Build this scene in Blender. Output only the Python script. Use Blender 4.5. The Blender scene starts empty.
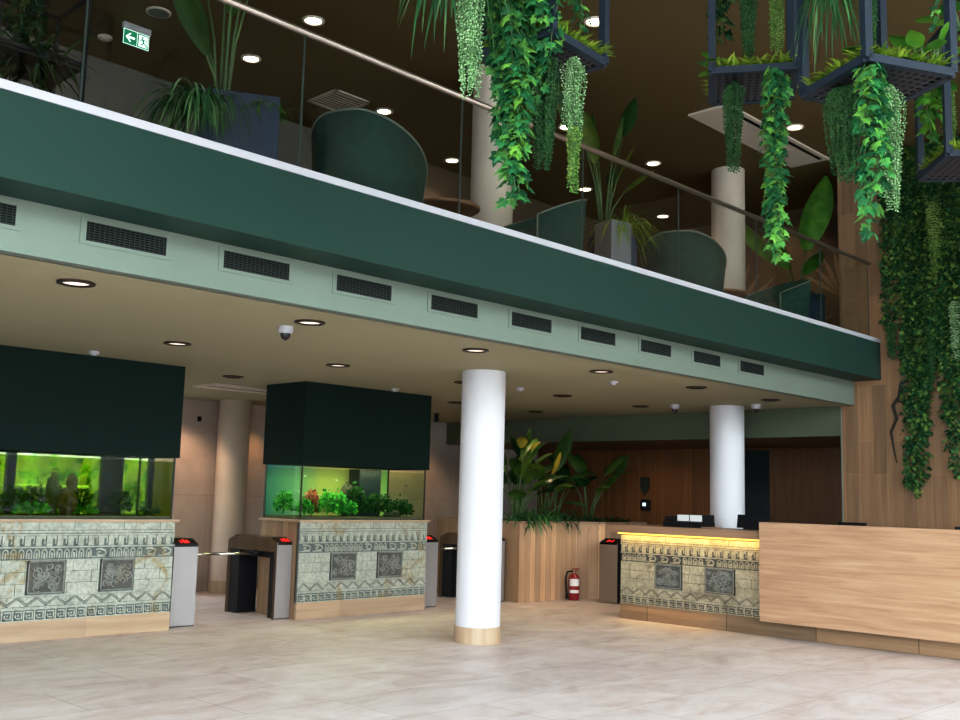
import bpy, math, random
from mathutils import Vector, Matrix
R = random.Random(7)
PI = math.pi
scene = bpy.context.scene
COL = scene.collection

# ------------------------------------------------------------------ materials
def _nodes(name):
    m = bpy.data.materials.new(name)
    m.use_nodes = True
    nt = m.node_tree
    return m, nt, nt.nodes['Principled BSDF'], nt.nodes['Material Output']

def N(nt, kind, **kw):
    n = nt.nodes.new(kind)
    for k, v in kw.items():
        setattr(n, k, v)
    return n

def ramp(nt, fac, stops):
    r = N(nt, 'ShaderNodeValToRGB')
    e = r.color_ramp.elements
    while len(e) < len(stops):
        e.new(0.5)
    for i, (p, c) in enumerate(stops):
        e[i].position = p
        e[i].color = (c[0], c[1], c[2], 1)
    nt.links.new(fac, r.inputs['Fac'])
    return r

def coords(nt, scale=(1, 1, 1), rot=(0, 0, 0), loc=(0, 0, 0)):
    t = N(nt, 'ShaderNodeTexCoord')
    mp = N(nt, 'ShaderNodeMapping')
    mp.inputs['Scale'].default_value = scale
    mp.inputs['Rotation'].default_value = rot
    mp.inputs['Location'].default_value = loc
    nt.links.new(t.outputs['Object'], mp.inputs['Vector'])
    return mp.outputs['Vector']

def noise(nt, vec, scale, detail=4, rough=0.55, dist=0.0):
    n = N(nt, 'ShaderNodeTexNoise')
    n.inputs['Scale'].default_value = scale
    n.inputs['Detail'].default_value = detail
    n.inputs['Roughness'].default_value = rough
    n.inputs['Distortion'].default_value = dist
    nt.links.new(vec, n.inputs['Vector'])
    return n.outputs['Fac']

def mixc(nt, fac, a, b, blend='MIX'):
    m = N(nt, 'ShaderNodeMix', data_type='RGBA', blend_type=blend)
    for s, v in (('A', a), ('B', b)):
        sock = [i for i in m.inputs if i.name == s and i.type == 'RGBA'][0]
        if isinstance(v, (tuple, list)):
            sock.default_value = (v[0], v[1], v[2], 1)
        else:
            nt.links.new(v, sock)
    f = m.inputs[0]
    if isinstance(fac, (int, float)):
        f.default_value = fac
    else:
        nt.links.new(fac, f)
    return [o for o in m.outputs if o.type == 'RGBA'][0]

def bump(nt, bsdf, height, strength=0.3, dist=0.01):
    b = N(nt, 'ShaderNodeBump')
    b.inputs['Strength'].default_value = strength
    b.inputs['Distance'].default_value = dist
    nt.links.new(height, b.inputs['Height'])
    nt.links.new(b.outputs['Normal'], bsdf.inputs['Normal'])

def plain(name, col, rough=0.6, metal=0.0, var=0.08, scale=3.0, spec=0.5, emit=None, estr=0.0):
    m, nt, b, o = _nodes(name)
    v = coords(nt)
    f = noise(nt, v, scale)
    lo = tuple(max(0, c * (1 - var)) for c in col)
    hi = tuple(min(1, c * (1 + var)) for c in col)
    r = ramp(nt, f, [(0.3, lo), (0.7, hi)])
    nt.links.new(r.outputs['Color'], b.inputs['Base Color'])
    b.inputs['Roughness'].default_value = rough
    b.inputs['Metallic'].default_value = metal
    b.inputs['Specular IOR Level'].default_value = spec
    if emit:
        b.inputs['Emission Color'].default_value = (*emit, 1)
        b.inputs['Emission Strength'].default_value = estr
    return m

def wood(name, c1, c2, c3, axis='z', rough=0.5, grain=1.0, plank=None, joint=(0.1, 0.08, 0.06), ends=None, spec=0.3):
    """wood with grain along axis; plank=(cross axis, width) adds vertical board joints"""
    m, nt, b, o = _nodes(name)
    st = {'x': (0.5, 9, 9), 'y': (9, 0.5, 9), 'z': (9, 9, 0.5)}[axis]
    v = coords(nt, tuple(s * grain for s in st))
    f = noise(nt, v, 1.6, 6, 0.6, 0.6)
    f2 = noise(nt, coords(nt, tuple(s * grain * 3.5 for s in st)), 1.5, 3, 0.6)
    r = ramp(nt, f, [(0.30, c1), (0.5, c2), (0.72, c3)])
    col = mixc(nt, 0.35, r.outputs['Color'], mixc(nt, f2, c1, c3))
    if plank:
        ax, w, ln = plank
        t = N(nt, 'ShaderNodeTexCoord')
        sp = N(nt, 'ShaderNodeSeparateXYZ')
        nt.links.new(t.outputs['Object'], sp.inputs[0])
        cb = N(nt, 'ShaderNodeCombineXYZ')
        la = {'x': 'X', 'y': 'Y', 'z': 'Z'}[axis]
        nt.links.new(sp.outputs[la], cb.inputs['X'])
        nt.links.new(sp.outputs[ax.upper()], cb.inputs['Y'])
        br = N(nt, 'ShaderNodeTexBrick')
        br.offset = 0.37
        br.inputs['Scale'].default_value = 1.0
        br.inputs['Brick Width'].default_value = ln
        br.inputs['Row Height'].default_value = w
        br.inputs['Mortar Size'].default_value = 0.004
        br.inputs['Mortar Smooth'].default_value = 0.2
        br.inputs['Color1'].default_value = (0.72, 0.72, 0.72, 1)
        br.inputs['Color2'].default_value = (1.12, 1.1, 1.05, 1)
        br.inputs['Mortar'].default_value = (*joint, 1)
        nt.links.new(cb.outputs[0], br.inputs['Vector'])
        col = mixc(nt, 1.0, col, br.outputs['Color'], 'MULTIPLY')
    nt.links.new(col, b.inputs['Base Color'])
    b.inputs['Roughness'].default_value = rough
    b.inputs['Specular IOR Level'].default_value = spec
    bump(nt, b, f2, 0.06, 0.004)
    return m

def leafmat(name, dark, mid, light, rough=0.42, trans=0.25):
    m, nt, b, o = _nodes(name)
    g = N(nt, 'ShaderNodeNewGeometry')
    f = noise(nt, coords(nt), 7.0, 2)
    ma = N(nt, 'ShaderNodeMath', operation='MULTIPLY_ADD')
    nt.links.new(g.outputs['Random Per Island'], ma.inputs[0])
    ma.inputs[1].default_value = 0.75
    nt.links.new(f, ma.inputs[2])
    sb = N(nt, 'ShaderNodeMath', operation='SUBTRACT')
    nt.links.new(ma.outputs[0], sb.inputs[0])
    sb.inputs[1].default_value = 0.37
    r = ramp(nt, sb.outputs[0], [(0.1, dark), (0.5, mid), (0.95, light)])
    nt.links.new(r.outputs['Color'], b.inputs['Base Color'])
    b.inputs['Roughness'].default_value = rough
    b.inputs['Specular IOR Level'].default_value = 0.16
    tr = N(nt, 'ShaderNodeBsdfTranslucent')
    nt.links.new(r.outputs['Color'], tr.inputs['Color'])
    mx = N(nt, 'ShaderNodeMixShader')
    mx.inputs[0].default_value = trans
    nt.links.new(b.outputs[0], mx.inputs[1])
    nt.links.new(tr.outputs[0], mx.inputs[2])
    nt.links.new(mx.outputs[0], o.inputs['Surface'])
    return m

def thin_glass(name, tint=(0.93, 0.97, 0.95), refl=1.0, rough=0.0):
    m, nt, b, o = _nodes(name)
    nt.nodes.remove(b)
    t = N(nt, 'ShaderNodeBsdfTransparent')
    nz = noise(nt, coords(nt), 0.6, 2)
    r = ramp(nt, nz, [(0.2, tuple(c * 0.985 for c in tint)), (0.8, tint)])
    nt.links.new(r.outputs['Color'], t.inputs['Color'])
    g = N(nt, 'ShaderNodeBsdfGlossy')
    g.inputs['Roughness'].default_value = rough
    ge = N(nt, 'ShaderNodeNewGeometry')
    dt = N(nt, 'ShaderNodeVectorMath', operation='DOT_PRODUCT')
    nt.links.new(ge.outputs['Normal'], dt.inputs[0])
    nt.links.new(ge.outputs['Incoming'], dt.inputs[1])
    ab = N(nt, 'ShaderNodeMath', operation='ABSOLUTE')
    nt.links.new(dt.outputs['Value'], ab.inputs[0])
    iv = N(nt, 'ShaderNodeMath', operation='SUBTRACT', use_clamp=True)
    iv.inputs[0].default_value = 1.0
    nt.links.new(ab.outputs[0], iv.inputs[1])
    pw = N(nt, 'ShaderNodeMath', operation='POWER')
    nt.links.new(iv.outputs[0], pw.inputs[0])
    pw.inputs[1].default_value = 5.0
    mu = N(nt, 'ShaderNodeMath', operation='MULTIPLY_ADD')
    nt.links.new(pw.outputs[0], mu.inputs[0])
    mu.inputs[1].default_value = 0.8 * refl
    mu.inputs[2].default_value = 0.045 * refl
    mx = N(nt, 'ShaderNodeMixShader')
    nt.links.new(mu.outputs[0], mx.inputs[0])
    nt.links.new(t.outputs[0], mx.inputs[1])
    nt.links.new(g.outputs[0], mx.inputs[2])
    nt.links.new(mx.outputs[0], o.inputs['Surface'])
    return m

def emit(name, col, strength):
    m, nt, b, o = _nodes(name)
    b.inputs['Base Color'].default_value = (*[c * 0.4 for c in col], 1)
    b.inputs['Emission Color'].default_value = (*col, 1)
    b.inputs['Emission Strength'].default_value = strength
    return m

M = {}
def make_materials():
    # floor tiles
    m, nt, b, o = _nodes('floor_tile')
    v = coords(nt, loc=(0.35, 0.62, 0))
    br = N(nt, 'ShaderNodeTexBrick')
    br.offset = 0.5
    br.inputs['Scale'].default_value = 1.0
    br.inputs['Brick Width'].default_value = 1.6
    br.inputs['Row Height'].default_value = 0.8
    br.inputs['Mortar Size'].default_value = 0.004
    br.inputs['Mortar Smooth'].default_value = 0.3
    br.inputs['Color1'].default_value = (0.95, 0.95, 0.95, 1)
    br.inputs['Color2'].default_value = (1.03, 1.03, 1.03, 1)
    br.inputs['Mortar'].default_value = (0.58, 0.54, 0.51, 1)
    nt.links.new(v, br.inputs['Vector'])
    f1 = noise(nt, coords(nt, (1.0, 1.5, 1)), 1.1, 7, 0.62, 1.4)
    f2 = noise(nt, coords(nt, (2.2, 5, 1)), 1.7, 6, 0.65, 0.8)
    r = ramp(nt, f1, [(0.28, (0.57, 0.465, 0.43)), (0.5, (0.69, 0.60, 0.575)), (0.74, (0.77, 0.70, 0.69))])
    r2 = ramp(nt, f2, [(0.35, (0.90, 0.885, 0.87)), (0.65, (1.03, 1.03, 1.03))])
    c = mixc(nt, 1.0, r.outputs['Color'], r2.outputs['Color'], 'MULTIPLY')
    c = mixc(nt, 1.0, c, br.outputs['Color'], 'MULTIPLY')
    nt.links.new(c, b.inputs['Base Color'])
    rr = ramp(nt, f2, [(0.3, (0.42,) * 3), (0.7, (0.54,) * 3)])
    nt.links.new(rr.outputs['Color'], b.inputs['Roughness'])
    b.inputs['Specular IOR Level'].default_value = 0.5
    M['floor'] = m
    # back wall tile (beige stone)
    m, nt, b, o = _nodes('beige_tile')
    t = N(nt, 'ShaderNodeTexCoord')
    sp = N(nt, 'ShaderNodeSeparateXYZ')
    nt.links.new(t.outputs['Object'], sp.inputs[0])
    cb = N(nt, 'ShaderNodeCombineXYZ')
    nt.links.new(sp.outputs['X'], cb.inputs['X'])
    nt.links.new(sp.outputs['Z'], cb.inputs['Y'])
    br = N(nt, 'ShaderNodeTexBrick')
    br.inputs['Scale'].default_value = 1.0
    br.inputs['Brick Width'].default_value = 1.2
    br.inputs['Row Height'].default_value = 1.5
    br.inputs['Mortar Size'].default_value = 0.004
    br.inputs['Color1'].default_value = (0.50, 0.41, 0.36, 1)
    br.inputs['Color2'].default_value = (0.54, 0.445, 0.39, 1)
    br.inputs['Mortar'].default_value = (0.36, 0.29, 0.25, 1)
    nt.links.new(cb.outputs[0], br.inputs['Vector'])
    f1 = noise(nt, coords(nt), 2.0, 5)
    r = ramp(nt, f1, [(0.3, (0.85,) * 3), (0.7, (1.1,) * 3)])
    c = mixc(nt, 1.0, br.outputs['Color'], r.outputs['Color'], 'MULTIPLY')
    nt.links.new(c, b.inputs['Base Color'])
    b.inputs['Roughness'].default_value = 0.6
    M['beige_tile'] = m

    M['fascia'] = plain('dark_green_paint', (0.015, 0.048, 0.036), 0.55, var=0.04, scale=0.6, spec=0.16)
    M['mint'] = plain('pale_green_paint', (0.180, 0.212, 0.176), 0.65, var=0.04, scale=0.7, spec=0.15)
    M['mintdark'] = plain('shaded_green_paint', (0.095, 0.115, 0.075), 0.7, var=0.05, spec=0.1)  # pale green paint darkened in its colour for the beam's shade
    M['hood'] = plain('hood_green_paint', (0.006, 0.016, 0.013), 0.7, var=0.06, scale=0.8, spec=0.1)
    M['ceil'] = plain('olive_ceiling', (0.37, 0.34, 0.22), 0.8, var=0.05, scale=0.5, spec=0.2)
    M['ceil_up'] = plain('brown_ceiling', (0.115, 0.078, 0.030), 0.8, var=0.06, scale=0.5, spec=0.2)
    M['ceil_office'] = plain('office_ceiling', (0.11, 0.055, 0.025), 0.7, var=0.06)
    M['white'] = plain('white_paint', (0.44, 0.43, 0.46), 0.55, var=0.02)
    M['column'] = plain('column_paint', (0.62, 0.605, 0.64), 0.55, var=0.015, scale=1.0)
    M['column_stone'] = plain('cream_column', (0.60, 0.50, 0.42), 0.6, var=0.07, scale=1.6)
    M['greywall'] = plain('grey_wall', (0.13, 0.115, 0.10), 0.8, var=0.05)
    M['brownwall'] = plain('brown_wall', (0.095, 0.055, 0.028), 0.7, var=0.1)
    M['upfloor'] = wood('upper_floor_wood', (0.10, 0.06, 0.035), (0.14, 0.085, 0.05), (0.18, 0.11, 0.07), 'x')
    M['plank'] = wood('plank_tile', (0.19, 0.105, 0.052), (0.27, 0.155, 0.082), (0.35, 0.21, 0.12), 'z', 0.45, plank=('y', 0.2, 1.25), joint=(1.25, 1.2, 1.1))
    M['oak_h'] = wood('oak_grain_along', (0.31, 0.18, 0.105), (0.44, 0.278, 0.175), (0.54, 0.37, 0.25), 'y', 0.5, grain=1.3, spec=0.2)
    M['oak_x'] = wood('oak_grain_across', (0.40, 0.275, 0.18), (0.53, 0.385, 0.265), (0.61, 0.465, 0.34), 'x', 0.5, grain=0.9, plank=('z', 3.0, 1.1), joint=(0.7, 0.66, 0.6))
    M['oak_top'] = wood('oak_worktop', (0.25, 0.15, 0.09), (0.33, 0.2, 0.12), (0.4, 0.26, 0.17), 'y', 0.45)
    M['plinth_y'] = wood('plinth_tile', (0.20, 0.125, 0.07), (0.30, 0.195, 0.115), (0.37, 0.25, 0.155), 'y', 0.4, plank=('z', 3.0, 1.2))
    M['slat_v'] = wood('oak_upright_boards', (0.44, 0.27, 0.155), (0.57, 0.375, 0.23), (0.66, 0.46, 0.30), 'z', 0.5, plank=('x', 0.12, 4.0), joint=(0.55, 0.5, 0.45))
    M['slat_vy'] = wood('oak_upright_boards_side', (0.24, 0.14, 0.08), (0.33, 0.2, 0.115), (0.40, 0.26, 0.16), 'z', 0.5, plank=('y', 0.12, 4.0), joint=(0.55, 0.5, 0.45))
    M['darkwood'] = wood('dark_wall_boards', (0.13, 0.05, 0.018), (0.18, 0.075, 0.028), (0.22, 0.095, 0.036), 'z', 0.5, plank=('y', 0.09, 4.0), joint=(0.5, 0.45, 0.4))
    M['doorwood'] = wood('door_wood', (0.10, 0.05, 0.025), (0.14, 0.07, 0.036), (0.17, 0.09, 0.045), 'z', 0.5)
    M['colbase'] = wood('column_base_tile', (0.32, 0.22, 0.14), (0.44, 0.32, 0.22), (0.54, 0.41, 0.30), 'z', 0.5)
    M['brownlam'] = wood('bronze_laminate', (0.06, 0.034, 0.017), (0.085, 0.05, 0.026), (0.11, 0.065, 0.036), 'z', 0.5, spec=0.1)
    M['tablewood'] = wood('table_wood', (0.14, 0.07, 0.03), (0.2, 0.10, 0.05), (0.26, 0.14, 0.07), 'x', 0.35)
    M['steel'] = plain('brushed_steel', (0.37, 0.345, 0.34), 0.5, 0.55, var=0.03, scale=2)
    M['steel_brown'] = plain('bronze_steel', (0.30, 0.22, 0.17), 0.4, 0.6, var=0.05, scale=2)
    M['chrome'] = plain('polished_steel', (0.78, 0.75, 0.72), 0.22, 1.0, var=0.02)
    M['rail'] = plain('rail_metal', (0.42, 0.35, 0.30), 0.3, 0.9, var=0.03)
    M['black'] = plain('black_plastic', (0.008, 0.008, 0.010), 0.5, var=0.1, spec=0.15)
    M['blackglass'] = plain('black_glass', (0.01, 0.008, 0.008), 0.12, var=0.05)
    M['bronze'] = plain('dark_bronze_ring', (0.035, 0.02, 0.012), 0.4, 0.6, var=0.1)
    M['frame'] = plain('blue_grey_metal', (0.014, 0.023, 0.036), 0.55, 0.0, var=0.06, spec=0.2)
    M['traymetal'] = plain('tray_metal', (0.012, 0.014, 0.022), 0.6, 0.0, var=0.06)
    M['soil'] = plain('dark_soil', (0.012, 0.010, 0.007), 0.9, var=0.3, scale=30)
    M['vent'] = plain('vent_louvre', (0.006, 0.007, 0.006), 0.8, var=0.1, spec=0.05)
    M['ventslat'] = plain('vent_slat', (0.035, 0.045, 0.04), 0.7, var=0.05, spec=0.1)
    M['ventwhite'] = plain('cream_vent', (0.62, 0.54, 0.46), 0.6, var=0.04)
    M['pot'] = plain('blue_grey_planter', (0.018, 0.032, 0.060), 0.45, var=0.08, spec=0.2)
    M['potlight'] = plain('pale_grey_planter', (0.16, 0.155, 0.175), 0.4, var=0.05)
    M['velvet'] = plain('green_velvet', (0.018, 0.052, 0.044), 0.8, var=0.15, scale=9, spec=0.1)
    M['velvetdark'] = plain('dark_velvet', (0.016, 0.028, 0.026), 0.8, var=0.15, scale=9)
    M['piping'] = plain('chair_piping', (0.13, 0.15, 0.12), 0.5, var=0.05)
    M['red'] = plain('extinguisher_red', (0.26, 0.008, 0.012), 0.3, var=0.05)
    M['paper'] = plain('paper_label', (0.75, 0.73, 0.72), 0.6, var=0.03)
    M['redled'] = emit('red_indicator', (1.0, 0.02, 0.02), 1.0)
    M['led'] = emit('yellow_light_strip', (1.0, 0.66, 0.12), 2.4)
    M['lampwarm'] = emit('warm_lamp_disc', (1.0, 0.86, 0.66), 16.0)
    M['lampdim'] = emit('dim_lamp_disc', (1.0, 0.84, 0.72), 1.3)
    M['lampoff'] = plain('unlit_lamp_disc', (0.02, 0.015, 0.01), 0.5)
    M['signgreen'] = emit('sign_green', (0.0, 0.26, 0.12), 0.75)
    M['signwhite'] = emit('sign_white', (0.8, 1.0, 0.92), 1.5)
    M['screenlight'] = emit('pale_button_light', (0.65, 0.85, 1.0), 1.4)
    M['darkgreen_sign'] = plain('dark_sign', (0.006, 0.022, 0.016), 0.4)
    M['rail_glass'] = thin_glass('railing_glass', (0.94, 0.955, 0.945), 0.8)
    M['tank_glass'] = thin_glass('tank_glass', (0.92, 0.98, 0.94), 0.05)
    M['glass_edge'] = plain('glass_edge', (0.035, 0.05, 0.042), 0.4, var=0.05)
    M['silicone'] = plain('black_silicone', (0.006, 0.007, 0.006), 0.4)
    M['window_glass'] = thin_glass('window_glass', (0.95, 0.97, 0.97), 0.6)
    # relief stone
    def stone(name, a, b2, stain, rec=1.0):
        m, nt, b, o = _nodes(name)
        f1 = noise(nt, coords(nt), 5.0, 6, 0.6)
        f2 = noise(nt, coords(nt), 2.3, 5, 0.7, 1.2)
        f3 = noise(nt, coords(nt), 28.0, 4, 0.6)
        r = ramp(nt, f1, [(0.3, a), (0.7, b2)])
        s = ramp(nt, f2, [(0.56, (0, 0, 0)), (0.68, (1, 1, 1))])
        c = mixc(nt, s.outputs['Color'], r.outputs['Color'], stain)
        r3 = ramp(nt, f3, [(0.3, (0.72,) * 3), (0.6, (1.05,) * 3)])
        c = mixc(nt, 1.0, c, r3.outputs['Color'], 'MULTIPLY')
        nt.links.new(c, b.inputs['Base Color'])
        b.inputs['Roughness'].default_value = 0.75
        bump(nt, b, f3, 0.5, 0.006)
        return m
    M['stone'] = stone('pale_relief_stone', (0.33, 0.335, 0.285), (0.45, 0.45, 0.385), (0.32, 0.26, 0.15))
    M['stone_rec'] = stone('relief_recess', (0.085, 0.105, 0.10), (0.16, 0.185, 0.17), (0.16, 0.14, 0.09))  # dark tone puts recess shade and grime into the colour
    M['stone_dark'] = stone('dark_carved_stone', (0.075, 0.073, 0.064), (0.12, 0.115, 0.10), (0.12, 0.105, 0.08))
    M['stone_carve'] = stone('carved_ridges', (0.20, 0.20, 0.178), (0.28, 0.275, 0.245), (0.25, 0.22, 0.16))
    M['stone_b'] = stone('sandy_relief_stone', (0.34, 0.29, 0.20), (0.48, 0.42, 0.30), (0.24, 0.19, 0.12))
    M['stone_rec_b'] = stone('sandy_recess', (0.055, 0.052, 0.042), (0.11, 0.10, 0.078), (0.09, 0.07, 0.04))  # same for the counter: recess shade and grime in the colour
    # foliage
    M['ivy'] = leafmat('ivy_leaf', (0.012, 0.085, 0.032), (0.035, 0.20, 0.065), (0.20, 0.42, 0.07), 0.35)
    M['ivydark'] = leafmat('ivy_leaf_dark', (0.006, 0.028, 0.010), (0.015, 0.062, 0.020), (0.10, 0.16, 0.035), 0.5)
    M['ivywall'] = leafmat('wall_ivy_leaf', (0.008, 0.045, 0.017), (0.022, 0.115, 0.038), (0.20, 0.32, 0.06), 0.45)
    M['pearl'] = leafmat('pale_bead_leaf', (0.10, 0.22, 0.085), (0.24, 0.42, 0.19), (0.46, 0.62, 0.36), 0.5)
    M['pearldark'] = leafmat('dark_bead_leaf', (0.008, 0.05, 0.016), (0.02, 0.10, 0.03), (0.08, 0.20, 0.06), 0.5)
    M['pearlmix'] = leafmat('yellow_bead_leaf', (0.05, 0.16, 0.03), (0.14, 0.28, 0.05), (0.36, 0.46, 0.12), 0.5)
    M['grass'] = leafmat('tray_grass', (0.07, 0.16, 0.012), (0.19, 0.33, 0.03), (0.40, 0.50, 0.07), 0.5)
    M['spider'] = leafmat('strap_leaf', (0.012, 0.07, 0.02), (0.035, 0.15, 0.045), (0.20, 0.34, 0.14), 0.4)
    M['broad'] = leafmat('broad_leaf', (0.02, 0.10, 0.012), (0.05, 0.19, 0.022), (0.14, 0.32, 0.03), 0.35)
    M['broaddark'] = leafmat('broad_leaf_dark', (0.006, 0.022, 0.006), (0.012, 0.045, 0.012), (0.04, 0.08, 0.016), 0.4)
    M['paddle'] = leafmat('paddle_leaf', (0.010, 0.042, 0.010), (0.022, 0.075, 0.014), (0.08, 0.14, 0.02), 0.35)
    M['paddledark'] = leafmat('dark_paddle_leaf', (0.006, 0.024, 0.005), (0.016, 0.055, 0.010), (0.10, 0.13, 0.015), 0.4)
    M['yellowleaf'] = leafmat('yellowing_leaf', (0.16, 0.14, 0.01), (0.24, 0.21, 0.02), (0.32, 0.28, 0.04), 0.4)
    M['stem'] = plain('plant_stem', (0.05, 0.10, 0.025), 0.6, var=0.2, scale=10)
    M['vinestem'] = plain('bare_vine_stem', (0.012, 0.008, 0.005), 0.8, var=0.2, scale=10)
    M['aq_green'] = leafmat('water_plant_leaf', (0.01, 0.12, 0.02), (0.04, 0.36, 0.05), (0.20, 0.62, 0.08), 0.5)
    M['aq_dark'] = leafmat('dark_water_plant', (0.004, 0.03, 0.008), (0.01, 0.06, 0.012), (0.03, 0.12, 0.02), 0.5)
    M['aq_red'] = leafmat('red_water_plant', (0.20, 0.05, 0.03), (0.40, 0.12, 0.07), (0.55, 0.22, 0.12), 0.5)
    M['rock'] = plain('aquarium_rock', (0.06, 0.055, 0.035), 0.9, var=0.4, scale=12)
    M['rockbrown'] = plain('brown_rock', (0.11, 0.055, 0.015), 0.9, var=0.4, scale=9)
    M['gravel'] = plain('aquarium_gravel', (0.12, 0.10, 0.05), 0.9, var=0.5, scale=60)
    M['fish'] = plain('pale_fish', (0.7, 0.72, 0.6), 0.35, var=0.1)
    M['fishdark'] = plain('dark_fish', (0.03, 0.03, 0.02), 0.35, var=0.1)
    def grad(name, stops, axis='X', e=0.0, lo=0, hi=1):
        m, nt, b, o = _nodes(name)
        t = N(nt, 'ShaderNodeTexCoord')
        sp = N(nt, 'ShaderNodeSeparateXYZ')
        nt.links.new(t.outputs['Generated'], sp.inputs[0])
        f = noise(nt, coords(nt), 5.0, 5)
        ma = N(nt, 'ShaderNodeMath', operation='MULTIPLY_ADD')
        nt.links.new(f, ma.inputs[0])
        ma.inputs[1].default_value = 0.14
        nt.links.new(sp.outputs[axis], ma.inputs[2])
        sb = N(nt, 'ShaderNodeMath', operation='SUBTRACT')
        nt.links.new(ma.outputs[0], sb.inputs[0])
        sb.inputs[1].default_value = 0.07
        r = ramp(nt, sb.outputs[0], stops)
        nt.links.new(r.outputs['Color'], b.inputs['Base Color'])
        nt.links.new(r.outputs['Color'], b.inputs['Emission Color'])
        b.inputs['Emission Strength'].default_value = e  # panel glow added by emission, standing in for lit tank water
        b.inputs['Roughness'].default_value = 0.7
        return m
    M['back1'] = grad('tank_back_yellow_green', [(0.0, (0.28, 0.36, 0.02)), (0.6, (0.42, 0.46, 0.03)), (0.93, (0.13, 0.30, 0.005)), (1.0, (0.10, 0.26, 0.005))], 'X', 0.45)
    M['back2'] = grad('tank_back_teal_to_lime', [(0.0, (0.03, 0.15, 0.16)), (0.25, (0.12, 0.24, 0.17)), (0.42, (0.36, 0.32, 0.12)), (0.75, (0.40, 0.36, 0.12)), (1.0, (0.22, 0.34, 0.14))], 'X', 0.45)
    M['teal'] = plain('tank_blue_back', (0.008, 0.10, 0.14), 0.6, var=0.3, scale=3, emit=(0.006, 0.09, 0.11), estr=0.5)
    M['aqpanel'] = plain('lime_tank_panel', (0.12, 0.30, 0.006), 0.5, var=0.1, emit=(0.10, 0.27, 0.005), estr=0.35)
    M['overflow'] = plain('dark_overflow_box', (0.006, 0.014, 0.02), 0.35, var=0.2)
    M['mural'] = plain('mural_ground', (0.09, 0.05, 0.024), 0.8, var=0.25, scale=1.5)
    M['muralleaf'] = plain('mural_palm', (0.22, 0.13, 0.07), 0.8, var=0.15, scale=3)
    M['muralred'] = plain('mural_red', (0.25, 0.04, 0.03), 0.8, var=0.2)
    # water
    M['water'] = thin_glass('tank_water', (0.88, 0.94, 0.80), 0.0)
    M['water1'] = thin_glass('tank_water_green', (0.50, 0.60, 0.13), 0.0)
    # outside
    M['outground'] = plain('outside_paving', (0.35, 0.35, 0.34), 0.8, var=0.1, scale=1)
    M['hedge'] = leafmat('hedge_leaf', (0.02, 0.07, 0.01), (0.06, 0.17, 0.02), (0.25, 0.36, 0.05), 0.5)
    M['backdrop'] = plain('yellow_backdrop', (0.30, 0.27, 0.17), 0.9, var=0.45, scale=2.5)  # backdrop colour with the warm light tone painted in
    M['alu'] = plain('dark_window_frame', (0.022, 0.026, 0.028), 0.5, var=0.05, spec=0.1)
make_materials()

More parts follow.
